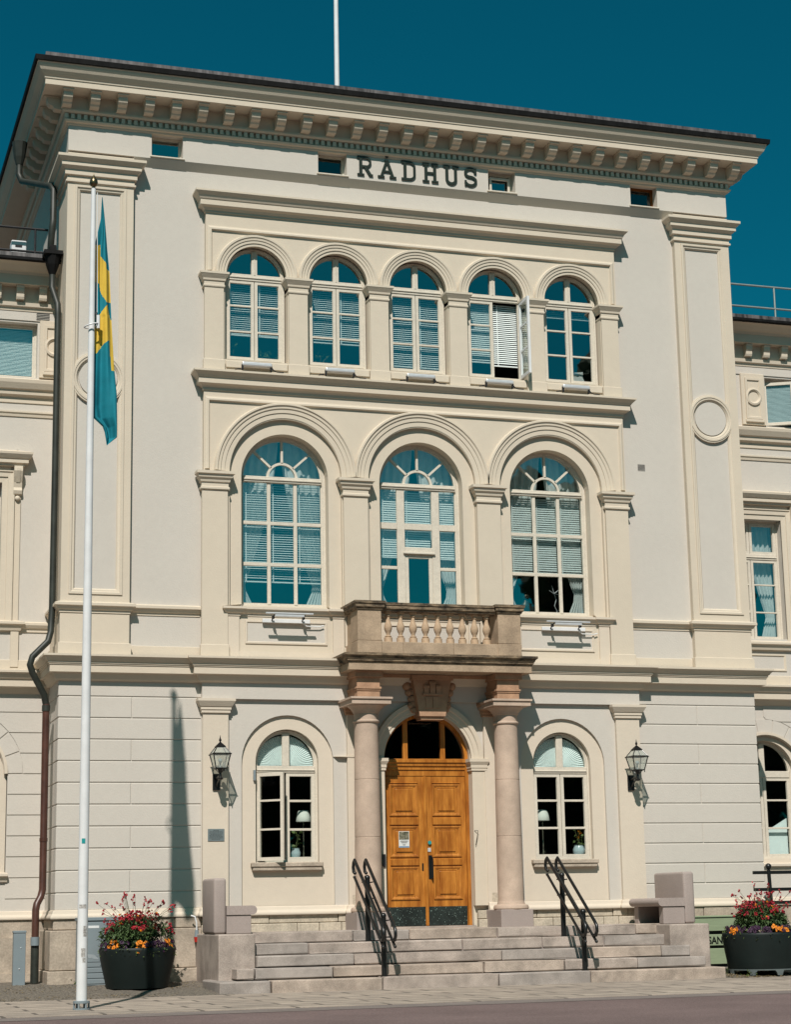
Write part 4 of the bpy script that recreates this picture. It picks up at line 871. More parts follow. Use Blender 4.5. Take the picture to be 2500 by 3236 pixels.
# ------------------------------------------------------------------ wall lanterns
def lantern(x, y, lab):
    t = thing('wall_lantern', lab, 'lantern', (x, y, 3.34), 'iron wall lanterns by the entrance'); t.scale = (.92,.95,.95)
    ly = -.35
    bm = B(); rbox(bm, -.07, .07, -.035, 0, 0, .30, .008, 1); obj('wall_plate', bm, BLACK, t)
    bm = B(); tube(bm, [(0,-.03,.20),(0,-.15,.23),(0,ly,.24)], .022, 8); tube(bm, [(0,-.03,.06),(0,-.12,.13),(0,ly+.03,.21)], .014, 8); lathe(bm, [(.015,.16),(.055,.18),(.06,.205),(.03,.22),(.026,.29),(.045,.34),(.05,.365)], (0,ly,0), 12)
    for a in range(4): c, s_ = math.cos(R(45+90*a)), math.sin(R(45+90*a)); tube(bm, [(.03*c,ly+.03*s_,.30),(.08*c,ly+.08*s_,.345),(.13*c,ly+.13*s_,.385)], .008, 6)
    obj('bracket', bm, BLACK, t)
    b, tp, rf = .105, .165, .072
    def ring(h, z): return [(-h,ly-h,z),(h,ly-h,z),(h,ly+h,z),(-h,ly+h,z)]
    r0, r1_, r2_ = ring(b,.375), ring(tp,.635), ring(rf,.765)
    bm = B()
    for A_, C_ in ((r0,r1_),(r1_,r2_)):
        for k in range(4): quad(bm, A_[k], A_[(k+1)%4], C_[(k+1)%4], C_[k])
    obj('glass', bm, GLASSL, t)
    bm = B()
    for k in range(4):
        tube(bm, [r0[k], r1_[k]], .011, 6); tube(bm, [r1_[k], r2_[k]], .010, 6)
        for rr_, q in ((r0,.010),(r1_,.013),(r2_,.011)): tube(bm, [rr_[k], rr_[(k+1)%4]], q, 6)
        c = r0[k]; tube(bm, [(c[0],c[1],c[2]-.045),(c[0],c[1],c[2])], .009, 6)
        c = r1_[k]; tube(bm, [c, (c[0]*1.09, ly+(c[1]-ly)*1.09, c[2]-.012)], .010, 6)
    obj('frame', bm, BLACK, t)
    bm = B(); q0, q1 = ring(.095,.765), ring(.012,.85); vs = [bm.verts.new(p) for p in q0+q1]
    for k in range(4): bm.faces.new((vs[k], vs[(k+1)%4], vs[4+(k+1)%4], vs[4+k]))
    bm.faces.new(vs[:4]); lathe(bm, [(.012,.84),(.014,.86),(.028,.885),(.012,.92),(.004,.965),(.001,.98)], (0,ly,0), 8); obj('cap', bm, DKMET, t)
    bm = B(); tube(bm, [(0,ly,.375),(0,ly,.46)], .016, 8); ball(bm, (0,ly,.515), .042, 12); tube(bm, [(0,ly,.45),(0,ly,.55)], .02, 8); obj('bulb', bm, CERAM, t)
lantern(-3.95, -.10, 'black iron wall lantern above the grey metal plaque'); lantern(3.94, -.10, 'black iron wall lantern on the pilaster above the stone bench that faces left')

# ------------------------------------------------------------------ floodlights under the upper windows
wn_ = ['leftmost window of the top row', 'second window of the top row', 'middle window of the top row', 'window with the open casement', 'window without a lowered blind']
for i, x in enumerate(UB):
    t = thing('floodlight', 'small silver floodlight below the '+wn_[i], 'floodlight', (x-.03, -.13, 10.957), 'floodlights under the top windows')
    bm = B(); rbox(bm, -.28, .28, -.055, .055, .075, .15, .02, 2); ob = obj('housing', bm, ALU, t)
    bm = B(); quad(bm, (-.26,-.045,.152),(.26,-.045,.152),(.26,.05,.152),(-.26,.05,.152)); obj('lens', bm, WHITE, t)
    for s in (-1, 1): bm = B(); rbox(bm, s*.27-.015, s*.27+.015, -.03, .03, 0, .11, .004, 1); obj('bracket', bm, DARKP, t)
    bm = B(); tube(bm, [(.28,.02,.09),(.33,.03,.03),(.40,.04,.012),(.52,.05,.014)], .010, 6); obj('cable', bm, DARKP, t); bm = B(); tube(bm, [(-.30,.02,.03),(-.4,.03,.012)], .012, 6); obj('cable', bm, DARKP, t)
for s, x, lab in ((-1,-2.66,'white light bar below the arched window with half lowered blind left of the balcony'),(1,2.72,'white light bar below the arched window with dark panes right of the balcony')):
    t = thing('light_bar', lab, 'light bar', (x, -.04, 6.35), 'light bars beside the balcony')
    bm = B(); rbox(bm, -.44, .44, -.045, 0, -.035, .035, .006, 1); obj('wall_plate', bm, WHITE, t)
    for q in (-.27, .29): bm = B(); tube(bm, [(q,-.04,0),(q,-.14,.05),(q,-.26,.09)], .012, 6); rbox(bm, q-.02, q+.02, -.17, -.1, .02, .075, .004, 1); obj('arm', bm, DARKP, t)
    bm = B(); rbox(bm, -.44, .44, -.30, -.255, .085, .115, .008, 1); rbox(bm, -.27, .27, -.29, -.25, .04, .10, .006, 1); obj('lamp_tube', bm, ALU, t)
    bm = B(); tube(bm, [(.3,-.03,-.03),(.38,-.02,-.08),(.62,-.012,-.085),(.70,-.01,-.06)], .010, 6); obj('cable', bm, WHITE, t)

# ------------------------------------------------------------------ sign letters
sg = thing('wall_sign', 'dark green slab serif letters reading RÅDHUS on the frieze', 'sign', (0,0,15.0))
def stroke(bm, pts, wd, k=0):
    facemould(bm, pts, [(-wd/2,-.005),(-wd/2,-.028-k*.0012),(wd/2,-.028-k*.0012),(wd/2,-.005)])
H = .385; W_ = .058
def letter(ch, x0, x1, strokes):
    bm = B()
    for k, (pts, wd) in enumerate(strokes): stroke(bm, [(x0+(x1-x0)*u, .025+H*v) for u, v in pts], wd, k)
    obj('letter', bm, LETTER, sg)
def ell(cx, cy, rx, ry, a0, a1, n=14): return [(cx+rx*math.cos(R(a0+(a1-a0)*k/n)), cy+ry*math.sin(R(a0+(a1-a0)*k/n))) for k in range(n+1)]
T_ = .036; e_ = .05
letter('R', -1.18, -.87, [([(.22,0),(.22,1)],W_),([(0,1-e_),(.56,1-e_)]+ell(.60,.72,.24,.23,88,-88)+[(.25,.49)],T_+.008),([(.50,.49),(.84,.04)],W_),([(0,e_),(.44,e_)],T_),([(.74,e_),(1.0,e_)],T_)])
letter('A', -.77, -.40, [([(.18,.04),(.5,.93)],.045),([(.82,.04),(.5,.93)],W_),([(.27,.34),(.74,.34)],T_),([(0,e_),(.36,e_)],T_),([(.64,e_),(1.0,e_)],T_),([(.38,.90),(.58,.90)],T_)])
bm = B(); tube(bm, [(-.587,-.01,.468),(-.587,-.04,.468)], .040, 16); obj('letter_ring', bm, LETTER, sg)
letter('D', -.29, .01, [([(.24,0),(.24,1)],W_),([(0,1-e_),(.44,1-e_)]+ell(.5,.72,.38,.23,86,0,8)+ell(.5,.28,.38,.23,0,-86,8)+[(.44,e_),(0,e_)],T_+.01)])
letter('H', .14, .46, [([(.22,0),(.22,1)],W_),([(.78,0),(.78,1)],W_),([(.22,.5),(.78,.5)],T_+.005)]+[([(a,b),(a+.42,b)],T_) for a in (0,.58) for b in (e_,1-e_)])
letter('U', .57, .89, [([(.22,1),(.22,.3)]+ell(.5,.26,.28,.21,180,360,12)+[(.78,1)],W_),([(0,1-e_),(.42,1-e_)],T_),([(.58,1-e_),(1,1-e_)],T_)])
letter('S', .99, 1.27, [([(.86,.70)]+ell(.5,.75,.36,.20,10,180,10)+ell(.42,.66,.28,.14,190,265,5)+[(.62,.50)]+ell(.56,.31,.32,.18,75,0,5)+ell(.5,.27,.38,.215,0,-165,12),.055),([(.87,.68),(.87,.98)],T_),([(.13,.02),(.13,.32)],T_)])

# ------------------------------------------------------------------ small fittings on the facade
t = thing('wall_plaque', 'small grey metal plaque with lines of text under the lantern', 'plaque', (-3.95,-.10,2.47))
bm = B(); rbox(bm, -.145, .145, -.012, 0, 0, .21, .003, 1); obj('plate', bm, PLAQ, t)
bm = B()
for k, (a, b) in enumerate(((-.05,.05),(-.11,.11),(-.12,.12),(-.10,.11),(-.12,.10),(-.11,.12),(-.12,.11),(-.08,.07))):
    xx = a
    while xx < b: ww = random.uniform(.012,.035); quad(bm, (xx,-.0135,.185-k*.021),(min(b,xx+ww),-.0135,.185-k*.021),(min(b,xx+ww),-.0135,.177-k*.021),(xx,-.0135,.177-k*.021)); xx += ww+.008
obj('inscription', bm, INK, t)
t = thing('door_poster', 'white notice with a park picture taped to the oak door', 'poster', (-.45,.144,2.34))
bm = B(); box(bm, -.10, .10, -.004, 0, 0, .29); obj('sheet', bm, POSTW, t)
bm = B(); quad(bm, (-.092,-.0055,.14),(.092,-.0055,.14),(.092,-.0055,.282),(-.092,-.0055,.282)); obj('picture', bm, POSTI, t)
bm = B(); quad(bm, (-.095,-.0055,.006),(.095,-.0055,.006),(.095,-.0055,.022),(-.095,-.0055,.022)); obj('footer', bm, POSTB, t)
bm = B()
for k, wd in enumerate((.07,.075,.06,.05,0,.03,.025)):
    if wd: quad(bm, (-wd,-.0055,.122-k*.013),(wd,-.0055,.122-k*.013),(wd,-.0055,.117-k*.013),(-wd,-.0055,.117-k*.013))
obj('text', bm, INK, t)
t = thing('vent_grille', 'small slatted vent in the plain wall right of the arches', 'vent', (4.57,YR,9.55))
bm = B(); box(bm, -.075, .075, -.004, 0, 0, .125); obj('back', bm, DARKP, t)
bm = B()
for k in range(6): box(bm, -.078, .078, -.008, -.003, k*.0235-.003, k*.0235+.004)
obj('slat_frame', bm, PLASTER, t)
t = thing('vent_grille', 'small slatted vent in the wing wall behind the roof downpipe', 'vent', (-6.93,1.28,12.06))
bm = B(); box(bm, -.12, .12, -.004, .02, 0, .15); obj('back', bm, PLASTER, t)
bm = B()
for k in range(5): box(bm, -.12, .12, -.012, -.003, k*.03+.008, k*.03+.018)
obj('slat_frame', bm, DARKP, t)
t = thing('power_plug', 'grey and red power plug on a white cable by the stone bench facing right', 'power plug', (-4.31,-.22,.78))
bm = B(); tube(bm, [(0,0,.18),(-.005,-.01,.32),(-.03,.0,.42),(-.09,.04,.44)], .014, 8); obj('cable', bm, WHITE, t)
bm = B(); tube(bm, [(0,0,.08),(0,0,.20)], [.042,.03], 10); obj('plug_body', bm, GREYM, t)
bm = B(); tube(bm, [(0,0,0),(0,0,.085)], [.04,.05], 10); obj('plug_collar', bm, REDP, t)
t = thing('door_bell_box', 'small black intercom box beside the oak door', 'intercom', (-.91,-.088,2.0))
bm = B(); rbox(bm, -.03, .03, -.03, 0, 0, .22, .006, 1); obj('housing', bm, DARKP, t)
tag(obj('door_hook', (lambda b: (tube(b, [(.82,-.09,2.62),(.87,-.14,2.62),(.83,-.11,2.36)], .006, 5), b)[1])(B()), BLACK), 'thin wire door hook on the right door jamb', 'hook')
tag(obj('roof_cable', (lambda b: (tube(b, [(7.0,2.6,16.0),(6.97,2.55,15),(6.86,2.4,14.2),(6.75,2.3,13.3)], .012, 5), b)[1])(B()), DARKP), 'thin dark cable hanging beside the right end of the cornice', 'cable')

# ------------------------------------------------------------------ downpipes at the left corner
t = thing('downpipe', 'green and brown downpipe running down the left corner of the centre block', 'downpipe', (-6.79,.3,.2))
def dp(name, pts, r, m_): bm = B(); tube(bm, [(a+6.79,b-.3,c-.2) for a,b,c in pts], r, 12); return obj(name, bm, m_, t, smooth=50)
bm = B(); tube(bm, [(-.08,.22,12.50),(-.08,.22,12.68),(-.08,.22,12.86)], [.06,.12,.15], 12); box(bm, -.25, .09, .06, .38, 12.86, 12.93); prism(bm, [(.1,12.93),(.34,12.93),(.22,13.08)], -.14, -.02); obj('hopper', bm, DKMET, t)
dp('upper_pipe', [(-6.87,.52,12.75),(-6.87,.52,12.45),(-6.79,.32,12.08),(-6.785,.30,11.9),(-6.785,.28,9),(-6.79,.28,6.55),(-6.81,.26,6.1),(-6.86,.2,5.92),(-7.13,.14,5.64),(-7.17,.14,5.5),(-7.12,.16,5.36),(-6.90,.28,5.0),(-6.86,.3,4.82)], .058, PIPEG)
dp('lower_pipe', [(-6.86,.3,4.84),(-6.86,.3,1.70),(-6.89,.28,1.58),(-6.96,.22,1.46),(-6.98,.2,1.36),(-6.98,.2,.9)], .062, PIPER)
dp('foot_pipe', [(-6.98,.2,.92),(-6.98,.2,.16)], .07, PIPEG); dp('pipe_collar', [(-6.86,.3,4.72),(-6.86,.3,4.82)], .072, PIPEG); dp('pipe_collar', [(-6.86,.3,2.5),(-6.86,.3,2.56)], .070, PIPER); dp('cleaning_hatch', [(-6.985,.17,.78),(-6.985,.17,.92)], .075, GREYM)
t = thing('downpipe', 'short dark downpipe with a funnel under the left end of the main cornice', 'downpipe', (-7.3,2.2,13.4))
bm = B(); tube(bm, [(-.03,0,2.05),(-.03,0,2.2),(-.03,0,2.5)], [.07,.11,.15], 12); obj('hopper', bm, PIPEG, t)
bm = B(); tube(bm, [(-.03,0,2.1),(-.03,0,1.85),(.02,-.06,1.7),(.44,-1.15,1.22),(.48,-1.25,1.1),(.48,-1.25,.5),(.46,-1.3,.35),(.46,-1.15,.1),(.45,-1.1,-.35)], .062, 12); obj('pipe', bm, PIPEG, t, smooth=50)

# ------------------------------------------------------------------ things on the wing roofs
def railing(lab, x0, x1, y, z0, zs, posts, m_):
    t = thing('roof_railing', lab, 'railing', ((x0+x1)/2, y, z0))
    cx = (x0+x1)/2
    for z in zs: bm = B(); tube(bm, [(x0-cx,0,z-z0),(x1-cx,0,z-z0)], .024, 8); obj('rail', bm, m_, t)
    for p in posts: bm = B(); tube(bm, [(p-cx,0,0),(p-cx,0,zs[0]-z0)], .022, 8); obj('post', bm, m_, t)
railing('dark railing on the wing roof behind the white air unit', -12.5, -6.78, 2.0, 13.3, (14.10,13.64), (-7.02,-8.9,-10.8,-12.4), DARKP)
railing('pale grey railing on the roof of the right wing', 6.8, 13, 3.0, 13.4, (14.65,14.15), (7.0,9.40,11.2,12.9), mat('galvanised_rail', (.36,.40,.38), .45, .06, 6, metal=.5))
t = thing('air_unit', 'small white air conditioning unit on the left wing roof', 'air unit', (-7.3,2.35,13.42))
bm = B(); rbox(bm, -.14, .14, -.15, .15, .1, .5, .01, 1); obj('casing', bm, WHITE, t)
bm = B(); rbox(bm, -.07, .06, -.158, -.14, .36, .41, .004, 1); obj('air_outlet', bm, DARKP, t)
bm = B(); box(bm, -.13, .13, -.13, .13, 0, .1); obj('foot', bm, DARKP, t)

# ------------------------------------------------------------------ street furniture
t = thing('utility_post', 'narrow grey sheet metal cable box beside the downpipe foot', 'cable box', (-7.26,0.05,.13))
bm = B(); rbox(bm, -.10, .10, -.08, .08, 0, .86, .006, 1); obj('casing', bm, GREYM, t)
bm = B(); rbox(bm, -.108, .108, -.088, .088, .86, .90, .006, 1); obj('lid', bm, GREYM, t)
bm = B(); ball(bm, (.02,-.082,.62), .01, 8); ball(bm, (.0,-.082,.28), .012, 8); obj('lock', bm, ALU, t)
t = thing('utility_cabinet', 'grey metal utility cabinet against the wall behind the flowers', 'cabinet', (-5.80,-.36,.12))
bm = B(); rbox(bm, -.56, .56, -.14, .14, 0, 1.10, .008, 1); obj('casing', bm, GREYM, t)
bm = B(); rbox(bm, -.54, .54, -.155, -.13, .38, 1.03, .005, 1); rbox(bm, -.58, .58, -.17, .14, 1.05, 1.105, .005, 1); obj('door', bm, GREYM, t)
bm = B()
for k in range(4): rbox(bm, -.54, .54, -.15, -.13, .03+k*.09, .105+k*.09, .005, 1)
obj('louvre', bm, GREYM, t)
bm = B(); box(bm, -.40, -.22, -.158, -.15, .93, .97); obj('label_plate', bm, WHITE, t)
bm = B()
rg_ = random.Random(5)
for k in range(9):
    px, pz = rg_.uniform(-.45,.0), rg_.uniform(.45,.85); quad(bm, (px,-.1575,pz),(px+rg_.uniform(.04,.2),-.1575,pz+rg_.uniform(-.05,.05)),(px+.1,-.1575,pz+rg_.uniform(.03,.12)),(px-.02,-.1575,pz+.06))
obj('sticker_residue', bm, mat('sticker_residue', (.32,.36,.38), .6, .1, 20), t)
t = thing('grit_box', 'pale green grit box with black stencilled letters behind the planter', 'grit box', (5.35,-.62,.10))
for z0, z1, dy in ((.07,.35,0),(.40,.60,-.01),(.66,.93,-.02)):
    bm = B(); rbox(bm, -.80, .80, -.02+dy, .02+dy, z0, z1, .006, 1); obj('board', bm, GREENB, t)
bm = B(); box(bm, -.78, .78, .025, .42, 0.0, .90); obj('inner_box', bm, DARKP, t)
bm = B(); rbox(bm, -.82, .82, -.06, .45, .905, .935, .006, 1); obj('lid', bm, GREENB, t)
fc = bpy.data.curves.new('stencil', 'FONT'); fc.body = 'SAND'; fc.size = .18; fc.offset = .004; fc.extrude = .002; fc.align_x = 'LEFT'
fo = bpy.data.objects.new('tmp_text', fc); COL.objects.link(fo); bpy.context.view_layer.update()
me = bpy.data.meshes.new_from_object(fo.evaluated_get(bpy.context.evaluated_depsgraph_get())); bpy.data.objects.remove(fo)
bm = B(); bm.from_mesh(me); bpy.data.meshes.remove(me); o = obj('stencil_text', bm, BLACK, t); o.location = (-.255,-.034,.435); o.rotation_euler.x = R(90); o.scale.x = .88
t = thing('iron_railing', 'black iron railing with a ball topped post beyond the flowers', 'railing', (6.5,-.5,.05))
bm = B(); tube(bm, [(.06,0,0),(0,0,1.80)], .036, 12); ball(bm, (0,0,1.86), .06); obj('post', bm, BLACK, t, smooth=40)
bm = B(); tube(bm, [(2.6,0,0),(2.6,0,1.80)], .036, 12); ball(bm, (2.6,0,1.86), .06); obj('post', bm, BLACK, t, smooth=40)
for z in (1.75, 1.44, 1.20): bm = B(); rbox(bm, -.33, 3.5, -.02, .02, z-.03, z+.03, .004, 1); obj('rail', bm, BLACK, t)

# ------------------------------------------------------------------ things inside the windows
def table_lamp(x, y, lab):
    t = thing('table_lamp', lab, 'table lamp', (x, y, 2.16), 'table lamps in the ground floor windows')
    bm = B(); lathe(bm, [(.135,.655),(.138,.66),(.125,.74),(.10,.83),(.085,.85),(.02,.855)], seg=24); obj('lamp_shade', bm, SHADE, t, smooth=40)
    bm = B(); lathe(bm, [(.06,0),(.06,.012),(.014,.03),(.018,.10),(.010,.16),(.018,.22),(.010,.30),(.012,.40),(.008,.68)], seg=12); obj('lamp_stand', bm, mat('silvered_brass', (.55,.5,.38), .25, .2, 8, metal=.9), t, smooth=40)
table_lamp(-2.26, .36, 'white shaded table lamp in the window with the open casement below the plaque side'); table_lamp(2.33, .36, 'white shaded table lamp in the ground floor window right of the porch')
bpy.data.objects['table_lamp']['label'] = 'white shaded table lamp in the ground floor window left of the porch'
def leafy(bm, n, f, size, rnd, w=.35):
    for _ in range(n):
        p = Vector(f()); d = Vector((rnd.uniform(-1,1), rnd.uniform(-1,1), rnd.uniform(-.4,1))).normalized(); s = d.cross(Vector((rnd.uniform(-1,1),rnd.uniform(-1,1),rnd.uniform(-1,1)))).normalized()
        L_ = size*rnd.uniform(.6,1.2); a = p; c = p+d*L_; mid = p+d*L_*.5+Vector((0,0,.12*L_))
        quad(bm, a, mid+s*L_*w*.5, c, mid-s*L_*w*.5)
def potplant(x, y, z, lab, m_pot, r, h, f, n, size, seed):
    t = thing('potted_plant', lab, 'potted plant', (x, y, z)); rnd = random.Random(seed)
    bm = B(); lathe(bm, [(r*.7,0),(r*.98,h*.35),(r,h*.6),(r*.75,h*.92),(r*.8,h)], seg=18); obj('pot', bm, m_pot, t, smooth=40)
    bm = B(); leafy(bm, n, lambda: f(rnd), size, rnd, .7); o = obj('leaves', bm, LEAF2, t, fix=False)
    bm = B()
    for k in range(5): e = f(rnd); tube(bm, [(0,0,h*.8),(e[0]*.4,e[1]*.4,(e[2]+h)/2),e], .005, 5)
    obj('stem', bm, STEMM, t); return t
potplant(-2.42, .30, 2.16, 'leafy plant in a white vase left of the porch beside the lamp', CERAM, .085, .19, lambda q: (q.gauss(0,.05), q.gauss(0,.04), q.uniform(.17,.46)), 34, .085, 1)
potplant(3.02, .30, 2.16, 'yellow and green plant in a white vase right of the porch', CERAM, .115, .20, lambda q: (q.gauss(0.01,.045), q.gauss(0,.04), q.uniform(.18,.50)), 42, .07, 2)
bm = B()
for q in range(7): leafy(bm, 2, lambda: (random.gauss(0,.03), -.03, random.uniform(.3,.46)), .05, random, .8)
o = obj('blossom', bm, ORGF, bpy.data.objects['potted_plant.001'], fix=False)
t = potplant(-2.93, .40, 11.19, 'broad leafed house plant behind the right pane of the leftmost top window', BRONZE, .07, .10, lambda q: (q.gauss(0,.09), q.gauss(0,.02), q.uniform(.08,.28)), 26, .13, 3)
t = potplant(-3.55, .40, 11.19, 'small round leafed plant behind the left pane of the leftmost top window', BRONZE, .05, .06, lambda q: (q.gauss(0,.07), q.gauss(0,.02), q.uniform(.06,.38)), 9, .13, 4)
t = potplant(-1.84, .38, 11.19, 'tangled trailing plant behind the left pane of the second top window', BRONZE, .08, .10, lambda q: (q.gauss(0,.12), q.gauss(0,.03), q.uniform(.02,.34)), 40, .06, 6)
t = thing('figurine', 'dark bronze bust standing inside the arched window right of the balcony', 'figurine', (2.25,.62,6.68))
bm = B(); lathe(bm, [(.07,0),(.08,.02),(.06,.04),(.05,.08),(.10,.16),(.11,.22),(.05,.28),(.04,.31)], seg=16, sy=.7); ball(bm, (0,-.005,.38), .07, 14); obj('bust', bm, BRONZE, t, smooth=50)
t = thing('window_ornament', 'thin twisted silver branch inside the arched window right of the balcony', 'ornament', (2.86,.62,6.68))
bm = B(); tube(bm, [(.0,0,0),(.03,0,.12),(-.02,0,.22),(.02,0,.34),(-.02,0,.48)], .010, 6)
for a, b in ((-.12,.52),(.10,.55),(-.06,.62),(.07,.44)): tube(bm, [(-.02,0,.46),(a,0,b)], .006, 5)
obj('branch', bm, ALU, t)
t = thing('paper_stack', 'white crossed papers standing inside the window without a lowered blind', 'papers', (3.42,.42,11.19))
bm = B(); quad(bm, (-.14,0,0),(.12,.02,0),(.14,.03,.38),(-.1,.01,.34)); quad(bm, (-.05,-.01,.02),(.18,.0,.12),(.1,.01,.3),(-.12,0,.2)); obj('sheets', bm, POSTW, t)

# ------------------------------------------------------------------ planters and flowers
def planter(x, y, z, rt, rb, h, feet, lab):
    t = thing('planter', lab, 'planter', (x, y, z), 'large black planters')
    z0 = .10 if feet else 0
    bm = B(); lathe(bm, [(rb*.6,z0),(rb,z0),(rb+.01,z0+.05),(rb+(rt-rb)*.28,z0+h*.25),(rb+(rt-rb)*.60,z0+h*.5),(rb+(rt-rb)*.9,z0+h*.78),(rt,z0+h*.93),(rt,z0+h*.97),(rt-.015,z0+h),(rt-.05,z0+h),(rt-.07,z0+h*.9),(rt-.08,z0+h*.86)], seg=56); obj('tub', bm, POTB, t, smooth=40)
    bm = B(); lathe(bm, [(rt-.06,z0+h*.88),(.3,z0+h*.92),(.02,z0+h*.93)], seg=32); obj('soil', bm, mat('soil', (.025,.018,.012), .95, .3, 20), t)
    if feet:
        n = 8
        bm = B(); R0 = rb*1.0
        for k in range(n):
            a0, a1 = 2*math.pi*k/n, 2*math.pi*(k+1)/n; P = []
            m_ = 22
            for q in range(m_+1):
                u = q/m_; ez = .0 if (u < .09 or u > .91) else .085*min(1, math.sin((u-.09)/.82*math.pi)*4)
                P.append((a0+(a1-a0)*u, ez))
            for (aa, ea), (ab, eb) in zip(P, P[1:]):
                for r_ in (R0+.012, R0-.02): quad(bm, (r_*math.cos(aa),r_*math.sin(aa),ea),(r_*math.cos(ab),r_*math.sin(ab),eb),(r_*math.cos(ab),r_*math.sin(ab),.105),(r_*math.cos(aa),r_*math.sin(aa),.105))
                quad(bm, ((R0+.012)*math.cos(aa),(R0+.012)*math.sin(aa),ea),((R0+.012)*math.cos(ab),(R0+.012)*math.sin(ab),eb),((R0-.02)*math.cos(ab),(R0-.02)*math.sin(ab),eb),((R0-.02)*math.cos(aa),(R0-.02)*math.sin(aa),ea))
        obj('foot_ring', bm, mat('foot_plastic', (.11,.13,.13), .45, .15, 5), t, fix=False)
    return z0+h*.92
def flower_head(bm, p, r, rnd, n=5):
    for k in range(n):
        d = Vector((rnd.uniform(-1,1),rnd.uniform(-1,1),rnd.uniform(-.6,1))).normalized(); s = d.orthogonal().normalized(); s.rotate(Matrix.Rotation(rnd.uniform(0,6.28),3,d)); q = d.cross(s)
        c = p+d*r*.55; quad(bm, c+s*r*.75, c+q*r*.6+d*.2*r, c-s*r*.75, c-q*r*.6-d*.2*r)
def wallflower(x, y, z, h, rx, ry, seed, lab, nl=2600, nf=120, sp=26):
    t = thing('wallflower_bush', lab, 'flowering bush', (x, y, z), 'wallflowers in the planters'); rnd = random.Random(seed)
    lobes = [(rnd.uniform(-.55,.55)*rx, rnd.uniform(-.5,.5)*ry, rnd.uniform(.5,.68)*rx, rnd.uniform(.75,1.0)) for _ in range(8)]
    bm = B(); tips = []
    for _ in range(nl):
        lx, ly, lr, lh = rnd.choice(lobes); a = rnd.uniform(0, 6.283); q = math.sqrt(rnd.random())*lr; px, py = lx+q*math.cos(a), ly+q*math.sin(a)*.9
        zt = h*.66*lh*math.sqrt(max(.05, 1-(q/lr)**2*.75)); pz = zt*rnd.uniform(.25,1)**.6
        o_ = Vector((px*.9, py*.9, .12+.25*rnd.random())); d = (o_.normalized()*.8+Vector((rnd.gauss(0,.45),rnd.gauss(0,.45),rnd.gauss(-.05,.5)))).normalized()
        L_ = rnd.uniform(.06,.12); p = Vector((px,py,pz)); s = d.cross(Vector((rnd.gauss(0,.4),rnd.gauss(0,.4),1))).normalized()*L_*.15
        md = p+d*L_*.55+Vector((0,0,.012)); e = p+d*L_-Vector((0,0,L_*.25))
        quad(bm, p, md+s, e, md-s)
        if rnd.random() < .12: tips.append((px,py,zt))
    obj('leaves', bm, LEAF, t, fix=False)
    bm, bs = B(), B(); rb = B()
    for k in range(nf):
        px, py, zt = rnd.choice(tips); p = Vector((px*1.05+rnd.gauss(0,.03), py*1.05+rnd.gauss(0,.03), zt+rnd.uniform(.0,.10)))
        for _ in range(3): flower_head(bm if rnd.random() < .93 else rb, p+Vector((rnd.gauss(0,.018),rnd.gauss(0,.018),rnd.gauss(0,.02))), .026, rnd, 5)
    for k in range(sp):
        a = rnd.uniform(0,6.283); q = rnd.uniform(.3,1.25); el = rnd.uniform(.15,1)
        p0 = Vector((.4*rx*math.cos(a)*q, .4*ry*math.sin(a)*q, h*.4)); p1 = Vector((rx*1.02*math.cos(a)*q, ry*math.sin(a)*q, h*(.45+.55*el*(1.15-.35*q))))
        tube(bs, [p0, (p0+p1)/2+Vector((0,0,.05)), p1], .0035, 4, False)
        for _ in range(4): flower_head(bm, p1+Vector((rnd.gauss(0,.016),rnd.gauss(0,.016),rnd.gauss(0,.02))), .021, rnd, 4)
    obj('red_flowers', bm, REDF, t, fix=False); obj('orange_flowers', rb, ORGF, t, fix=False); obj('stems', bs, STEMM, t)
def pansies(x, y, z, r, seed, lab, spots):
    t = thing('pansy_bedding', lab, 'flowers', (x, y, z), 'pansies along the planter rims'); rnd = random.Random(seed)
    bl, bo, bp_ = B(), B(), B()
    for k in range(900):
        a = rnd.uniform(0,6.283); q = r*rnd.uniform(.78,1.08); d = Vector((math.cos(a)*.6+rnd.gauss(0,.4), math.sin(a)*.6+rnd.gauss(0,.4), rnd.gauss(.1,.5))).normalized()
        p = Vector((q*math.cos(a), q*math.sin(a), rnd.uniform(-.03,.13)-(.05 if q > r else 0))); L_ = rnd.uniform(.03,.06); s = d.cross(Vector((rnd.gauss(0,.3),rnd.gauss(0,.3),1))).normalized()*L_*.28
        quad(bl, p, p+d*L_*.5+s, p+d*L_, p+d*L_*.5-s)
    def pansy(b, p, a, s):
        out_ = Vector((math.cos(a), math.sin(a), .35)).normalized(); u = out_.cross(Vector((0,0,1))).normalized(); v = u.cross(out_)
        if rnd.random() < .5: u, v = (u+v*rnd.uniform(-.6,.6)).normalized(), v
        for k in range(5):
            b_ = 6.283*k/5+.3; c = p+(u*math.cos(b_)+v*math.sin(b_))*s*.5; n = [c+(u*math.cos(g_)+v*math.sin(g_))*s*.42+out_*rnd.uniform(-.01,.01) for g_ in (0,1.26,2.51,3.77,5.03)]
            b.faces.new([b.verts.new(i) for i in n])
    for a, col, n in spots:
        for k in range(n):
            aa = R(a)+rnd.gauss(0,.10); q = r*rnd.uniform(.88,1.08); pansy(bo if col == 'o' else bp_, Vector((q*math.cos(aa), q*math.sin(aa), rnd.uniform(.0,.16))), aa, rnd.uniform(.036,.055))
    obj('leaves', bl, LEAF2, t, fix=False); obj('orange_flowers', bo, ORGF, t, fix=False); obj('purple_flowers', bp_, PURF, t, fix=False)
zl = planter(-5.48, -1.1, .09, .625, .50, .64, False, 'round black planter without feet behind the flag pole')
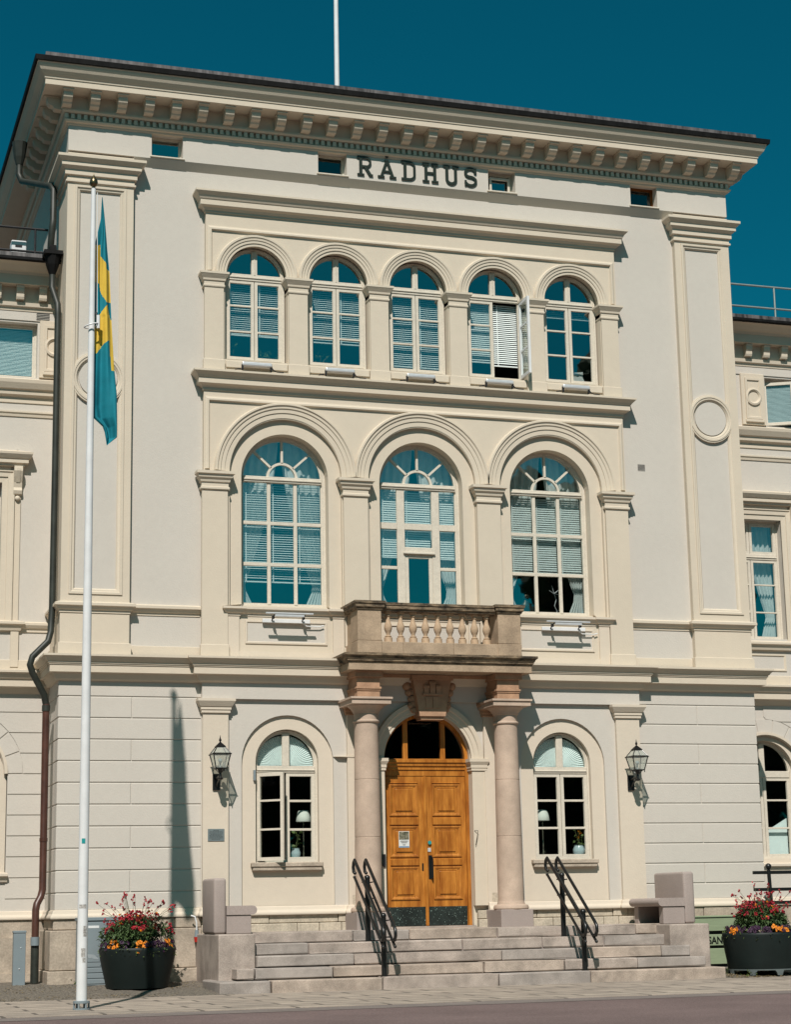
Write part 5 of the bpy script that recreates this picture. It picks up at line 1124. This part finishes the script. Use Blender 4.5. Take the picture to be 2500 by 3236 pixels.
wallflower(-5.50, -1.1, .09+zl, .92, .54, .46, 11, 'bush of dark red wallflowers in the planter behind the flag pole', nl=4200, nf=160, sp=40)
pansies(-5.48, -1.1, .09+zl, .58, 12, 'orange and purple pansies on the rim of the planter behind the flag pole', [(215,'o',7),(200,'p',12),(268,'o',16),(285,'p',10),(240,'p',8),(318,'p',14),(322,'o',9),(345,'p',18),(300,'p',6),(0,'p',10),(160,'p',12),(120,'p',12),(60,'p',12)])
zr_ = planter(5.40, -2.1, .025, .68, .60, .62, True, 'round black planter on a scalloped foot in front of the green box')
wallflower(5.46, -2.1, .025+zr_, .86, .46, .42, 21, 'bush of bright red wallflowers in the planter before the green box', nl=4600, nf=140, sp=46)
pansies(5.40, -2.1, .025+zr_, .62, 22, 'purple and orange pansies on the rim of the planter before the green box', [(190,'o',9),(182,'p',16),(205,'p',8),(230,'p',14),(252,'p',14),(272,'o',14),(285,'p',20),(305,'p',18),(325,'p',18),(345,'o',9),(352,'p',14),(90,'p',12),(40,'p',10),(130,'p',12)])
# litter and weeds at the foot of the wall
rnd = random.Random(9); bm = B()
def litter(n, x0, x1, y0, y1, zf):
    for _ in range(n):
        x, y = rnd.uniform(x0,x1), rnd.uniform(y0,y1); s = rnd.uniform(.012,.03); a = rnd.uniform(0,6.28); z = zf(x,y)+.006+rnd.random()*.012
        c, d = math.cos(a)*s, math.sin(a)*s; quad(bm, (x-c,y-d,z),(x+d*.5,y-c*.5,z+.006),(x+c,y+d,z),(x-d*.5,y+c*.5,z+.004))
gz = lambda x, y: max(.004, .055*(min(y,.2)+2.75)) if y > -2.85 else .001
litter(260, -9.5, -6.2, -1.6, -.2, gz); litter(160, -9, -5, -2.7, -2.2, gz); litter(260, 4.5, 5.2, -2.9, -2.1, gz); litter(160, 6.1, 7.5, -2.6, -1.0, gz); litter(120, 4.4, 7, -2.95, -2.5, gz); litter(70, -5.0, -4.4, -1.6, -.4, gz)
tag(obj('leaf_litter', bm, LITTER, fix=False), 'dry leaves and husks scattered on the gravel', 'leaf litter', kind='stuff')
bm = B()
for cx_, cy_, n in ((4.75,-1.9,40),(4.95,-2.5,40),(4.6,-1.3,20),(-6.35,-.45,24)): leafy(bm, n, lambda: (cx_+rnd.gauss(0,.06), cy_+rnd.gauss(0,.06), gz(cx_,cy_)+rnd.uniform(0,.08)), .06, rnd, .4)
tag(obj('weeds', bm, LEAF2, fix=False), 'small green weeds at the foot of the wall', 'weeds', kind='stuff')

# trees across the square, behind the photographer (seen mirrored in the ground floor panes), and an unseen row added at the left for shade
bm = B(); rnd = random.Random(4)
for k in range(44):
    x = -170+6.5*k+rnd.uniform(-2,2); y = -82+rnd.uniform(-6,6)+max(0,(-60-x)*.35); h = rnd.uniform(13,21)
    tube(bm, [(x,y,0),(x,y,h*.5)], .35, 6)
    for _ in range(16):
        p = Vector((x+rnd.gauss(0,2.2), y+rnd.gauss(0,2), h*rnd.uniform(.25,.92))); r_ = rnd.uniform(1.4,2.6); t_ = bmesh.new(); bmesh.ops.create_icosphere(t_, subdivisions=2, radius=r_)
        for v in t_.verts: v.co *= rnd.uniform(.75,1.2)
        merge(bm, t_, Matrix.Translation(p))
for k in range(17):  # unseen left row, added to hold back sky and bounce light under the left eave
    x, y, h = -32+rnd.uniform(-3,2), -64+3.9*k, rnd.uniform(13,17)
    tube(bm, [(x,y,0),(x,y,h*.6)], .35, 6)
    for _ in range(22):
        p = Vector((x+rnd.gauss(0,1.7), y+rnd.gauss(0,2), h*rnd.uniform(.2,.92))); r_ = rnd.uniform(1.2,2.3); t_ = bmesh.new(); bmesh.ops.create_icosphere(t_, subdivisions=2, radius=r_)
        for v in t_.verts: v.co *= rnd.uniform(.75,1.2)
        merge(bm, t_, Matrix.Translation(p))
for x, y, h, rc in ((24.5,-50,23,3.0),(28.0,-51,31,2.6),(34,-55,20,3.0)):
    tube(bm, [(x,y,0),(x,y,h*.7)], .4, 6)
    for _ in range(60):
        q = rnd.random(); p = Vector((x+rnd.gauss(0,rc*.55), y+rnd.gauss(0,rc*.5), h*(.12+.82*q))); r_ = rnd.uniform(.7,1.6); t_ = bmesh.new(); bmesh.ops.create_icosphere(t_, subdivisions=2, radius=r_)
        for v in t_.verts: v.co *= rnd.uniform(.7,1.25)
        merge(bm, t_, Matrix.Translation(p))
tag(obj('distant_and_added_trees', bm, TREE, fix=False), 'dark leafy trees across the square, with an unseen left row added for shade', 'trees', kind='stuff')
